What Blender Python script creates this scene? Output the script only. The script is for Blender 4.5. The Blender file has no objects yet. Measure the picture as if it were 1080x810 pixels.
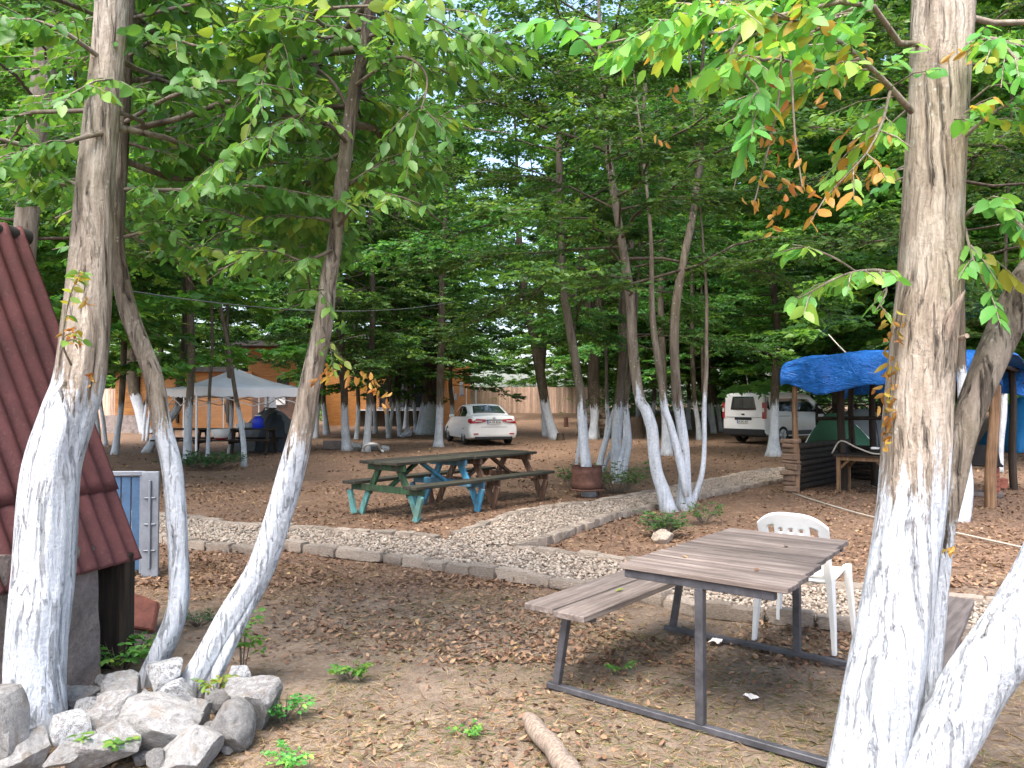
import bpy, bmesh, math, random
import numpy as np
from mathutils import Vector, Matrix
R = math.radians
rng = np.random.default_rng(7)
random.seed(7)
SC = bpy.context.scene
COL = SC.collection
# ---------------------------------------------------------------- camera model
FPX, CXP, CYP, HC = 811.0, 540.0, 405.0, 1.55
PIT = math.atan(19 / 811)
CA, SA = math.cos(PIT), math.sin(PIT)
def ray(px, py):
    X = (px - CXP) / FPX; Y = (CYP - py) / FPX
    return Vector((X, CA - SA * Y, SA + CA * Y))
def at(px, py, y):
    d = ray(px, py); t = y / d.y
    return Vector((d.x * t, y, HC + d.z * t))
def gz(x, y):
    t = min(1, max(0, (y - 30) / 30)); return 0.8 * t * t * (3 - 2 * t)
def gp(px, py, z=0.0):
    d = ray(px, py); t = (z - HC) / d.z
    return Vector((d.x * t, d.y * t, z))
def proj(P):
    P = np.asarray(P, float); x, y, z = P[:, 0], P[:, 1], P[:, 2] - HC
    f = y * CA + z * SA; u = -y * SA + z * CA
    f = np.maximum(f, 1e-3)
    return CXP + FPX * x / f, CYP - FPX * u / f
# ---------------------------------------------------------------- objects
def tag(o, label=None, cat=None, group=None, kind=None):
    if label: o['label'] = label
    if cat: o['category'] = cat
    if group: o['group'] = group
    if kind: o['kind'] = kind
    return o
def empty(name, loc, rz=0, label=None, cat=None, group=None):
    o = bpy.data.objects.new(name, None); COL.objects.link(o)
    o.location = loc; o.rotation_euler = (0, 0, rz); o.empty_display_size = 0.1
    return tag(o, label, cat, group)
def link(name, me, mat=None, parent=None, loc=None, rz=None):
    o = bpy.data.objects.new(name, me); COL.objects.link(o)
    if mat is not None and not me.materials:
        for m in (mat if isinstance(mat, (list, tuple)) else [mat]): me.materials.append(m)
    if parent is not None: o.parent = parent
    if loc is not None: o.location = loc
    if rz is not None: o.rotation_euler = (0, 0, rz)
    return o
def np_mesh(name, V, loops, sizes, attrs=None, smooth=True):
    me = bpy.data.meshes.new(name)
    V = np.ascontiguousarray(V, np.float32); loops = np.ascontiguousarray(loops, np.int32).ravel()
    sizes = np.ascontiguousarray(sizes, np.int32)
    me.vertices.add(len(V)); me.vertices.foreach_set('co', V.ravel())
    me.loops.add(len(loops)); me.loops.foreach_set('vertex_index', loops)
    me.polygons.add(len(sizes))
    st = np.concatenate([[0], np.cumsum(sizes)[:-1]]).astype(np.int32)
    me.polygons.foreach_set('loop_start', st); me.polygons.foreach_set('loop_total', sizes)
    if smooth: me.polygons.foreach_set('use_smooth', np.ones(len(sizes), bool))
    for k, a in (attrs or {}).items():
        at_ = me.attributes.new(k, 'FLOAT', 'POINT'); at_.data.foreach_set('value', np.ascontiguousarray(a, np.float32))
    me.update(calc_edges=True); me.validate()
    return me
class MB:
    """collects boxes, bars, tubes into one mesh"""
    def __init__(s): s.v = []; s.f = []; s.att = {}
    def add(s, V, Fc):
        b = len(s.v); s.v += [tuple(v) for v in V]; s.f += [tuple(i + b for i in f) for f in Fc]; return s
    def box(s, c, d, rot=None, taper=1.0):
        hx, hy, hz = d[0] / 2, d[1] / 2, d[2] / 2
        P = [Vector((x * hx * (taper if z > 0 else 1), y * hy * (taper if z > 0 else 1), z * hz)) for x in (-1, 1) for y in (-1, 1) for z in (-1, 1)]
        if rot is not None: P = [rot @ p for p in P]
        c = Vector(c); P = [p + c for p in P]
        return s.add(P, [(0, 1, 3, 2), (4, 6, 7, 5), (0, 4, 5, 1), (2, 3, 7, 6), (0, 2, 6, 4), (1, 5, 7, 3)])
    def bar(s, a, b, w, h=None, up=(0, 0, 1)):
        a, b = Vector(a), Vector(b); h = h or w; d = (b - a); L = d.length; d.normalize()
        u = Vector(up)
        if abs(d.dot(u)) > .98: u = Vector((1, 0, 0))
        x = d.cross(u).normalized(); z = x.cross(d)
        M = Matrix((x, d, z)).transposed()
        return s.box((a + b) / 2, (w, L, h), M)
    def tube(s, pts, rad, n=8, cap=True):
        V, Fc = tube_py(pts, rad, n, cap); return s.add(V, Fc)
    def build(s, name, mat=None, parent=None, smooth=False, bevel=0, loc=None, seg=1, ang=None):
        me = bpy.data.meshes.new(name); me.from_pydata(s.v, [], s.f)
        bm = bmesh.new(); bm.from_mesh(me); bmesh.ops.recalc_face_normals(bm, faces=bm.faces)
        if bevel: bmesh.ops.bevel(bm, geom=bm.edges, offset=bevel, segments=seg, affect='EDGES', profile=.5, clamp_overlap=True)
        bm.to_mesh(me); bm.free()
        if smooth:
            for p in me.polygons: p.use_smooth = True
            if ang: me.set_sharp_from_angle(angle=R(ang))
        return link(name, me, mat, parent, loc)
def tube_py(pts, rad, n=8, cap=True):
    V, Q = tube_np(np.array([tuple(p) for p in pts], float), np.broadcast_to(np.asarray(rad, float), (len(pts),)), n)[:2]
    nr = len(pts); Fc = [tuple(q) for q in Q]
    if cap: Fc += [tuple(range(n))[::-1], tuple(range((nr - 1) * n, nr * n))]
    return V, Fc
def tube_np(P, rad, n, rmul=None):
    nr = len(P)
    T = np.gradient(P, axis=0); T /= np.linalg.norm(T, axis=1, keepdims=True) + 1e-9
    X = np.zeros_like(P); u = np.array([1., 0, 0]) if abs(T[0][0]) < .9 else np.array([0, 1., 0])
    for i in range(nr):
        u = u - T[i] * u.dot(T[i]); u /= np.linalg.norm(u) + 1e-9; X[i] = u
    Y = np.cross(T, X)
    th = np.linspace(0, 2 * math.pi, n, endpoint=False)
    r = rad[:, None] * (rmul if rmul is not None else 1.0) * np.ones((nr, n))
    V = P[:, None, :] + r[..., None] * (np.cos(th)[None, :, None] * X[:, None, :] + np.sin(th)[None, :, None] * Y[:, None, :])
    i = np.arange(nr - 1)[:, None]; j = np.arange(n)[None, :]; j2 = (j + 1) % n
    Q = np.stack([i * n + j, i * n + j2, (i + 1) * n + j2, (i + 1) * n + j], -1).reshape(-1, 4)
    return V.reshape(-1, 3), Q, th
def crom(P, m):
    """Catmull-Rom resample: P (k,c) -> m rows"""
    P = np.asarray(P, float); k = len(P)
    if k == 2: t = np.linspace(0, 1, m)[:, None]; return P[0] * (1 - t) + P[1] * t
    E = np.vstack([2 * P[0] - P[1], P, 2 * P[-1] - P[-2]])
    t = np.linspace(0, k - 1, m); i = np.minimum(t.astype(int), k - 2); f = (t - i)[:, None]
    a, b, c, d = E[i], E[i + 1], E[i + 2], E[i + 3]
    return .5 * (2 * b + (c - a) * f + (2 * a - 5 * b + 4 * c - d) * f ** 2 + (3 * b - a - 3 * c + d) * f ** 3)
def _h(i, j, k, s):
    n = (i * 374761393 + j * 668265263 + k * 2147483647 + s * 1274126177) & 0xffffffff
    n = ((n ^ (n >> 13)) * 1274126177) & 0xffffffff
    return ((n ^ (n >> 16)) & 0xffff) / 65535.0
def vnoise(P, s=0):
    P = np.asarray(P, float); I = np.floor(P).astype(np.int64); f = P - I; f = f * f * (3 - 2 * f)
    o = 0
    for dx in (0, 1):
        for dy in (0, 1):
            for dz in (0, 1):
                w = (f[..., 0] if dx else 1 - f[..., 0]) * (f[..., 1] if dy else 1 - f[..., 1]) * (f[..., 2] if dz else 1 - f[..., 2])
                o = o + w * _h(I[..., 0] + dx, I[..., 1] + dy, I[..., 2] + dz, s)
    return o * 2 - 1
# ---------------------------------------------------------------- materials
def nodes(name):
    m = bpy.data.materials.new(name); m.use_nodes = True; nt = m.node_tree
    b = nt.nodes['Principled BSDF']; return m, nt, b
class NT:
    def __init__(s, nt): s.nt = nt
    def n(s, t, **k):
        o = s.nt.nodes.new('ShaderNode' + t)
        for a, v in k.items():
            if a.startswith('i_'):
                key = a[2:]; key = int(key) if key.isdigit() else key.replace('_', ' ')
                o.inputs[key].default_value = v
            else: setattr(o, a, v)
        return o
    def l(s, a, b): s.nt.links.new(a, b)
    def noise(s, vec, scale, detail=4, rough=.55, dist=0.0):
        o = s.n('TexNoise', i_Scale=scale, i_Detail=detail, i_Roughness=rough, i_Distortion=dist)
        if vec is not None: s.l(vec, o.inputs['Vector'])
        return o.outputs['Fac']
    def ramp(s, fac, stops, interp='LINEAR'):
        o = s.n('ValToRGB'); cr = o.color_ramp; cr.interpolation = interp
        while len(cr.elements) < len(stops): cr.elements.new(.5)
        for e, (p, c) in zip(cr.elements, stops):
            e.position = p; e.color = (*c, 1) if len(c) == 3 else c
        s.l(fac, o.inputs[0]); return o.outputs['Color']
    def mix(s, fac, a, b, bt='MIX'):
        o = s.n('Mix', data_type='RGBA', blend_type=bt)
        for sock, v in ((o.inputs[0], fac), (o.inputs[6], a), (o.inputs[7], b)):
            if hasattr(v, 'links'): s.l(v, sock)
            elif isinstance(v, (int, float)): sock.default_value = v
            else: sock.default_value = (*v, 1)
        return o.outputs[2]
    def math(s, op, a, b=0.0, clamp=False):
        o = s.n('Math', operation=op, use_clamp=clamp)
        for sock, v in ((o.inputs[0], a), (o.inputs[1], b)):
            if hasattr(v, 'links'): s.l(v, sock)
            else: sock.default_value = v
        return o.outputs[0]
    def mapr(s, v, a, b, c=0.0, d=1.0):
        o = s.n('MapRange', interpolation_type='SMOOTHSTEP'); s.l(v, o.inputs[0])
        for i, q in enumerate((a, b, c, d)): o.inputs[i + 1].default_value = q
        return o.outputs[0]
    def coord(s, kind='Object', scale=(1, 1, 1)):
        t = s.n('TexCoord'); m = s.n('Mapping'); m.inputs['Scale'].default_value = scale
        s.l(t.outputs[kind], m.inputs['Vector']); return m.outputs['Vector']
    def attr(s, name): return s.n('Attribute', attribute_name=name).outputs['Fac']
    def bump(s, h, b, strength=.5, dist=.01):
        o = s.n('Bump', i_Strength=strength, i_Distance=dist); s.l(h, o.inputs['Height']); s.l(o.outputs[0], b.inputs['Normal'])
def flat(name, c, rough=.7, metal=0.0, var=.25, scale=12, bump=.15, c2=None, stretch=(1, 1, 1), spec=.4, bdist=.01):
    """a material with mottled colour and bump"""
    m, nt, b = nodes(name); g = NT(nt); v = g.coord('Object', stretch)
    f = g.noise(v, scale, 5, .6); f2 = g.noise(v, scale * 5, 4, .6)
    lo = tuple(x * (1 - var) for x in c); hi = tuple(min(1, x * (1 + var)) for x in (c2 or c))
    col = g.ramp(f, [(.3, lo), (.7, hi)])
    col = g.mix(.5 * min(1, var * 2), col, g.ramp(f2, [(.35, (.35,) * 3), (.65, (.65,) * 3)]), 'OVERLAY')
    g.l(col, b.inputs['Base Color']); b.inputs['Roughness'].default_value = rough; b.inputs['Metallic'].default_value = metal
    b.inputs['Specular IOR Level'].default_value = spec
    if bump: g.bump(f2, b, bump, bdist)
    return m
M = {}
def make_leaf(name, stops, trans=.35, rough=.45, spec=.35):
    m, nt, b = nodes(name); g = NT(nt)
    h = g.attr('hue'); col = g.ramp(h, stops)
    oi = g.n('ObjectInfo'); hs = g.n('HueSaturation')
    g.l(g.mapr(oi.outputs['Random'], 0, 1, .485, .512), hs.inputs['Hue']); g.l(g.mapr(oi.outputs['Random'], 0, 1, .8, 1.25), hs.inputs['Value'])
    g.l(col, hs.inputs['Color']); col = hs.outputs[0]
    g.l(col, b.inputs['Base Color']); b.inputs['Roughness'].default_value = rough; b.inputs['Specular IOR Level'].default_value = spec
    t = g.n('BsdfTranslucent'); g.l(g.mix(1.0, col, (1.25, 1.2, .55), 'MULTIPLY'), t.inputs[0])
    mx = g.n('MixShader', i_0=trans); g.l(b.outputs[0], mx.inputs[1]); g.l(t.outputs[0], mx.inputs[2])
    g.l(mx.outputs[0], nt.nodes['Material Output'].inputs['Surface']); return m
M['leaf'] = make_leaf('hornbeam_leaf', [(0, (.037, .105, .028)), (.35, (.062, .165, .038)), (.65, (.104, .235, .048)), (.88, (.18, .32, .06)), (.94, (.22, .22, .04)), (.975, (.28, .17, .05)), (1, (.24, .10, .035))], trans=.45)
M['leaf_far_lit'] = make_leaf('hornbeam_leaf_distant_lit', [(0, (.046, .125, .032)), (.4, (.088, .21, .046)), (.8, (.165, .31, .06)), (1, (.25, .32, .06))], trans=.55)  # lighter copy of the leaf: backlight in the far wood put into the colour
M['leaf_near'] = make_leaf('hornbeam_leaf_close', [(0, (.058, .19, .05)), (.4, (.092, .275, .062)), (.7, (.145, .345, .075)), (.88, (.25, .43, .08)), (.93, (.33, .31, .05)), (.965, (.42, .24, .06)), (1, (.40, .15, .05))], trans=.5, rough=.42)
M['shrub'] = make_leaf('shrub_leaf', [(0, (.02, .06, .018)), (.6, (.05, .12, .03)), (.92, (.09, .17, .035)), (1, (.2, .18, .06))], trans=.25)
M['litter'] = make_leaf('dry_leaf', [(0, (.075, .045, .03)), (.25, (.13, .075, .045)), (.5, (.20, .115, .065)), (.75, (.30, .19, .11)), (.93, (.40, .28, .17)), (1, (.40, .29, .08))], trans=.1, rough=.65)
M['straw'] = make_leaf('dry_grass', [(0, (.18, .12, .06)), (.5, (.34, .25, .13)), (.85, (.42, .33, .18)), (.93, (.14, .17, .05)), (1, (.07, .13, .03))], trans=.2, rough=.7)
def bark(name, near):
    m, nt, b = nodes(name); g = NT(nt)
    k = 1.0 if near else .6
    v = g.coord('Object', (1, 1, 1))
    wv = g.n('TexNoise', i_Scale=2.2, i_Detail=3.0); g.l(v, wv.inputs['Vector'])
    wa = g.n('VectorMath', operation='MULTIPLY_ADD'); g.l(wv.outputs['Color'], wa.inputs[0]); wa.inputs[1].default_value = (.10, .10, .0); g.l(v, wa.inputs[2])
    def st(sc):
        mp = g.n('Mapping'); mp.inputs['Scale'].default_value = sc; g.l(wa.outputs[0], mp.inputs['Vector']); return mp.outputs['Vector']
    f1 = g.noise(st((9 * k, 9 * k, 1.5 * k)), 1.6, 9, .68, .4); f2 = g.noise(v, 45 * k, 6, .7); f3 = g.noise(v, 3.0, 5, .62)
    fc = g.noise(st((34 * k, 34 * k, 2.0)), 1.0, 7, .7, .5)      # thin vertical cracks
    ff = g.noise(st((95 * k, 95 * k, 5.0)), 1.0, 5, .65, .2)     # fine fibres
    vo = g.n('TexVoronoi', feature='F1', i_Scale=26.0 * k); g.l(v, vo.inputs['Vector']); spot = g.mapr(vo.outputs['Distance'], .20, .12)
    tone = g.attr('tone')
    dark = g.ramp(f1, [(.3, (.022, .017, .012)), (.55, (.055, .042, .028)), (.75, (.10, .082, .052))])
    lite = g.ramp(f1, [(.28, (.15, .118, .090)), (.45, (.32, .262, .208)), (.6, (.47, .405, .335)), (.75, (.60, .545, .47))])
    lite = g.mix(.55, lite, g.ramp(ff, [(.3, (.22, .21, .2)), (.5, (.5, .5, .5)), (.7, (.74, .73, .72))]), 'OVERLAY')
    col = g.mix(tone, dark, lite)
    mossy = g.mapr(f3, .5, .68); col = g.mix(g.math('MULTIPLY', mossy, .35), col, (.13, .125, .06))
    col = g.mix(g.math('MULTIPLY', g.math('MULTIPLY', spot, g.mapr(f3, .42, .6)), .55), col, (.5, .5, .46))
    crack = g.mapr(fc, .41, .35)
    col = g.mix(g.math('MULTIPLY', crack, .85), col, (.045, .036, .03))
    # lime wash
    w = g.attr('wash'); e = g.math('ADD', w, g.math('MULTIPLY', g.math('SUBTRACT', f1, .5), .75))
    e = g.math('ADD', e, g.math('MULTIPLY', g.math('SUBTRACT', fc, .5), .8))
    e = g.math('ADD', e, g.math('MULTIPLY', g.math('SUBTRACT', f2, .5), .30))
    mask = g.mapr(e, -.06, .10)
    age = g.math('MULTIPLY', g.math('SUBTRACT', f3, .5), .30)
    chip = g.mapr(g.math('SUBTRACT', g.math('ADD', g.math('MULTIPLY', fc, .7), g.math('MULTIPLY', f2, .3)), age),   .325, .40)
    chip2 = g.mapr(g.math('ADD', f2, g.math('MULTIPLY', age, -.5)), .28, .35)
    mask = g.math('MULTIPLY', g.math('MULTIPLY', mask, chip), chip2)
    white = g.ramp(f3, [(.3, (.37, .40, .44)), (.52, (.50, .53, .57)), (.75, (.42, .425, .435))])
    white = g.mix(.6, white, g.ramp(g.math('ADD', g.math('MULTIPLY', f2, .5), g.math('MULTIPLY', ff, .5)), [(.36, (.26, .26, .27)), (.5, (.5, .5, .5)), (.64, (.68, .68, .68))]), 'OVERLAY')
    low = g.mapr(g.math('ADD', g.attr('base'), g.math('MULTIPLY', g.math('SUBTRACT', f1, .5), .35)), .20, -.02)
    white = g.mix(g.math('MULTIPLY', low, .75), white, (.16, .13, .10))
    col = g.mix(mask, col, white)
    g.l(col, b.inputs['Base Color']); b.inputs['Roughness'].default_value = .85; b.inputs['Specular IOR Level'].default_value = .2
    hgt = g.math('ADD', g.math('MULTIPLY', f1, .6), g.math('ADD', g.math('MULTIPLY', f2, .3), g.math('MULTIPLY', g.mapr(fc, .3, .47), .6)))
    hgt = g.math('ADD', hgt, g.math('MULTIPLY', ff, .25))
    g.bump(hgt, b, 1.0 if near else .7, .03 if near else .03)
    return m
M['bark_near'] = bark('limewashed_bark_close', True); M['bark'] = bark('limewashed_bark', False)
def wood(name, c1, c2, axis=0, rough=.8, dirt=.4, moss=None):
    m, nt, b = nodes(name); g = NT(nt)
    sc = [28, 28, 28]; sc[axis] = 1.6
    v = g.coord('Object', tuple(sc)); f = g.noise(v, 1.0, 8, .65, .3); v0 = g.coord('Object'); f2 = g.noise(v0, 5, 5, .6); f3 = g.noise(v0, 70, 3, .6)
    col = g.ramp(f, [(.28, tuple(x * .45 for x in c1)), (.45, c1), (.7, c2)])
    col = g.mix(dirt, col, g.ramp(f2, [(.3, (.28,) * 3), (.7, (.68,) * 3)]), 'OVERLAY')
    if moss: col = g.mix(g.mapr(f2, .42, .62), col, moss)
    ge = g.n('NewGeometry'); hv = g.n('HueSaturation'); g.l(col, hv.inputs['Color']); g.l(g.mapr(ge.outputs['Random Per Island'], 0, 1, .74, 1.2), hv.inputs['Value']); col = hv.outputs[0]
    g.l(col, b.inputs['Base Color']); b.inputs['Roughness'].default_value = rough; b.inputs['Specular IOR Level'].default_value = .3
    g.bump(g.math('ADD', f, g.math('MULTIPLY', f3, .3)), b, .6, .006)
    return m
M['grey_wood'] = wood('weathered_grey_wood', (.125, .098, .085), (.245, .205, .18), 0)
M['grey_wood_y'] = wood('weathered_grey_wood_bench', (.105, .085, .075), (.21, .175, .155), 1)
M['green_wood'] = wood('mossy_green_wood', (.024, .022, .017), (.066, .058, .046), 0, moss=(.034, .034, .022))
M['green_paint'] = wood('worn_green_paint', (.022, .06, .028), (.05, .11, .05), 2, rough=.6, moss=(.028, .035, .02))
M['teal_paint'] = wood('faded_teal_paint', (.08, .25, .25), (.16, .38, .37), 2, rough=.6, moss=(.09, .16, .13))
M['blue_paint'] = wood('worn_blue_paint', (.05, .22, .36), (.09, .32, .48), 2, rough=.6, moss=(.07, .13, .17))
M['brown_wood'] = wood('old_brown_timber', (.09, .05, .032), (.17, .11, .08), 2)
M['dark_wood'] = wood('dark_timber', (.02, .014, .01), (.05, .036, .026), 2)
M['tan_wood'] = wood('peeled_pole', (.15, .085, .045), (.26, .165, .10), 2)
M['steel'] = flat('grey_painted_steel', (.085, .085, .095), .5, .35, .35, 9, .2)
M['white_plastic'] = flat('white_plastic', (.78, .78, .76), .35, 0, .06, 6, .03)
M['white_fabric'] = flat('white_canvas', (.86, .87, .89), .8, 0, .06, 2, .1)
M['white_metal'] = flat('white_painted_metal', (.7, .7, .7), .45, .1, .1, 5, .05)
M['car_white'] = flat('white_car_paint', (.78, .78, .77), .22, 0, .03, 3, 0, spec=.6)
M['glass'] = flat('dark_tinted_glass', (.012, .015, .016), .06, 0, .1, 3, 0, spec=.8)
M['rear_glass'] = flat('rear_screen_glass', (.05, .07, .065), .05, 0, .1, 3, 0, spec=1.0)
M['black_plastic'] = flat('black_plastic', (.018, .018, .02), .5, 0, .2, 8, .05)
M['tyre'] = flat('tyre_rubber', (.02, .019, .018), .85, 0, .2, 14, .2)
M['rim'] = flat('wheel_rim', (.4, .4, .41), .35, .7, .1, 6, 0)
M['red_lens'] = flat('red_lamp_lens', (.32, .012, .018), .15, 0, .2, 10, 0, spec=.7)
M['clear_lens'] = flat('clear_lamp_lens', (.65, .60, .60), .15, 0, .1, 10, 0, spec=.7)
M['plate'] = flat('number_plate', (.72, .72, .70), .4, 0, .05, 5, 0)
M['plate_blue'] = flat('plate_blue', (.02, .05, .4), .4, 0, .05, 5, 0)
M['ink'] = flat('black_ink', (.012, .012, .012), .5, 0, .1, 5, 0)
M['orange_wall'] = wood('orange_stained_boards', (.30, .125, .035), (.46, .215, .065), 0, rough=.6, dirt=.2)
M['tan_boards'] = wood('tan_fence_boards', (.52, .35, .26), (.66, .48, .37), 2, dirt=.2)
M['dark_roof'] = flat('dark_roofing', (.03, .028, .027), .7, 0, .3, 5, .2)
M['brown_panel'] = flat('brown_panel', (.10, .045, .028), .7, 0, .3, 6, .2)
M['blue_bin'] = flat('blue_plastic', (.015, .045, .55), .35, 0, .1, 5, .02)
M['tent_dark'] = flat('slate_tent_fabric', (.042, .052, .068), .75, 0, .15, 4, .15)
M['tent_grey'] = flat('grey_tent_fabric', (.15, .165, .18), .75, 0, .12, 4, .15)
M['tent_blue'] = flat('bright_blue_fabric', (.02, .22, .55), .6, 0, .12, 4, .15)
M['tent_green'] = flat('green_fabric', (.010, .055, .03), .7, 0, .15, 4, .1)
M['stone'] = None
def stone_mat(name, c, wash=0.0):
    m, nt, b = nodes(name); g = NT(nt); v = g.coord('Object')
    oi = g.n('ObjectInfo'); off = g.n('VectorMath', operation='ADD'); g.l(v, off.inputs[0])
    cmb = g.n('CombineXYZ'); g.l(g.math('MULTIPLY', oi.outputs['Random'], 37.0), cmb.inputs[0]); g.l(cmb.outputs[0], off.inputs[1]); v = off.outputs[0]
    f = g.noise(v, 5, 8, .68, .4); f2 = g.noise(v, 38, 6, .7); f3 = g.noise(v, 2.2, 3, .5)
    col = g.ramp(f, [(.25, tuple(x * .28 for x in c)), (.43, tuple(x * .72 for x in c)), (.6, c), (.78, tuple(min(1, x * 1.4) for x in c))])
    col = g.mix(.5, col, g.ramp(f2, [(.3, (.25,) * 3), (.6, (.62,) * 3)]), 'OVERLAY')
    col = g.mix(g.math('MULTIPLY', g.mapr(f3, .55, .7), .4), col, (.33, .25, .17))
    if wash: col = g.mix(g.math('MULTIPLY', g.mapr(g.math('ADD', g.math('MULTIPLY', f, .5), g.math('MULTIPLY', f2, .5)), .64 - wash * .17, .68 - wash * .17), .92), col, (.60, .62, .64))
    oc = g.n('HueSaturation'); g.l(col, oc.inputs['Color']); g.l(g.mapr(oi.outputs['Random'], 0, 1, .75, 1.2), oc.inputs['Value'])
    g.l(oc.outputs[0], b.inputs['Base Color']); b.inputs['Roughness'].default_value = .9; b.inputs['Specular IOR Level'].default_value = .25
    g.bump(g.math('ADD', f, g.math('MULTIPLY', f2, .5)), b, 1.0, .035); return m
M['stone'] = stone_mat('pale_limestone', (.47, .46, .45), .2); M['stone_white'] = stone_mat('limewashed_stone', (.36, .35, .35), 1.0); M['stone_part'] = stone_mat('splashed_stone', (.46, .445, .435), .65)
M['kerb'] = stone_mat('weathered_kerb_block', (.58, .475, .385)); M['gravel'] = stone_mat('gravel_chips', (.44, .38, .32))
M['wall_stone'] = stone_mat('flat_brown_stone', (.26, .17, .12)); M['slab'] = stone_mat('cast_concrete_slab', (.25, .21, .195)); M['brick'] = flat('red_brick', (.26, .09, .06), .85, 0, .35, 9, .4)
M['rust'] = flat('rusty_drum', (.13, .062, .045), .75, .3, .45, 7, .3)
def roof_red():
    m, nt, b = nodes('dark_red_corrugated_sheet'); g = NT(nt); v = g.coord('Object'); f = g.noise(v, 4, 6, .65); f2 = g.noise(v, 60, 5, .7)
    col = g.ramp(f, [(.3, (.060, .016, .017)), (.6, (.105, .030, .030)), (.8, (.145, .05, .046))])
    col = g.mix(g.math('MULTIPLY', g.mapr(f2, .56, .68), .45), col, (.17, .10, .085)); col = g.mix(g.math('MULTIPLY', g.mapr(f2, .42, .32), .5), col, (.03, .010, .010))
    g.l(col, b.inputs['Base Color']); b.inputs['Roughness'].default_value = .75; g.bump(f2, b, .35, .006); return m
M['roof_red'] = roof_red()
def tarp_mat():
    m, nt, b = nodes('blue_tarpaulin'); g = NT(nt); v = g.coord('Object'); f = g.noise(v, 2.2, 6, .65, .5); f2 = g.noise(v, 16, 5, .7); f3 = g.noise(v, 5.5, 3, .5, 1.2)
    col = g.ramp(f, [(.3, (.010, .115, .44)), (.55, (.014, .17, .60)), (.8, (.035, .24, .70))])
    dirt = g.mapr(g.math('ADD', g.math('MULTIPLY', f2, .6), g.math('MULTIPLY', f3, .4)), .585, .65)
    col = g.mix(g.math('MULTIPLY', dirt, .55), col, (.10, .12, .15)); spot = g.mapr(f3, .735, .75); col = g.mix(spot, col, (.03, .03, .03))
    g.l(col, b.inputs['Base Color']); b.inputs['Roughness'].default_value = .45; b.inputs['Specular IOR Level'].default_value = .4
    mp = g.coord('Object', (1, 1.4, 2.0)); c1 = g.noise(mp, 2.6, 4, .55, 1.6); r1 = g.math('ABSOLUTE', g.math('SUBTRACT', c1, .5)); c2 = g.noise(mp, 7.0, 3, .5, 1.0); r2 = g.math('ABSOLUTE', g.math('SUBTRACT', c2, .5))
    g.bump(g.math('ADD', g.math('ADD', g.mapr(r1, 0, .12, 1, 0), g.math('MULTIPLY', g.mapr(r2, 0, .12, 1, 0), .4)), g.math('MULTIPLY', f2, .3)), b, .45, .06); return m
M['blue_tarp'] = tarp_mat()
M['blue_metal'] = flat('blue_painted_metal', (.055, .11, .20), .5, .2, .25, 6, .1)
M['grey_metal'] = flat('pale_grey_metal', (.21, .23, .265), .5, .3, .2, 6, .1)
M['fungus'] = flat('orange_bracket_fungus', (.62, .30, .09), .7, 0, .4, 25, .3, c2=(.75, .45, .18))
M['peel'] = flat('bare_peeled_wood', (.25, .195, .155), .8, 0, .5, 16, .6, stretch=(4, 4, .6))
M['white_cloth'] = flat('pale_cloth', (.55, .58, .66), .85, 0, .12, 4, .2)
M['rope'] = flat('pale_rope', (.42, .38, .32), .9, 0, .2, 40, .2)
M['cable'] = flat('grey_cable', (.10, .11, .11), .6, 0, .1, 40, 0)
M['paper'] = flat('pale_paper', (.72, .68, .62), .8, 0, .1, 10, .1)
M['char'] = flat('charred_metal', (.015, .013, .012), .7, .3, .3, 10, .2)
M['log'] = wood('cut_log', (.16, .115, .08), (.30, .23, .17), 0)
M['stump'] = wood('dark_stump', (.045, .03, .02), (.09, .065, .045), 2)
M['wire'] = flat('galvanised_wire', (.3, .31, .31), .5, .6, .1, 10, 0)
M['red_paint'] = flat('red_plastic', (.4, .02, .03), .4, 0, .1, 8, 0)
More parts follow.
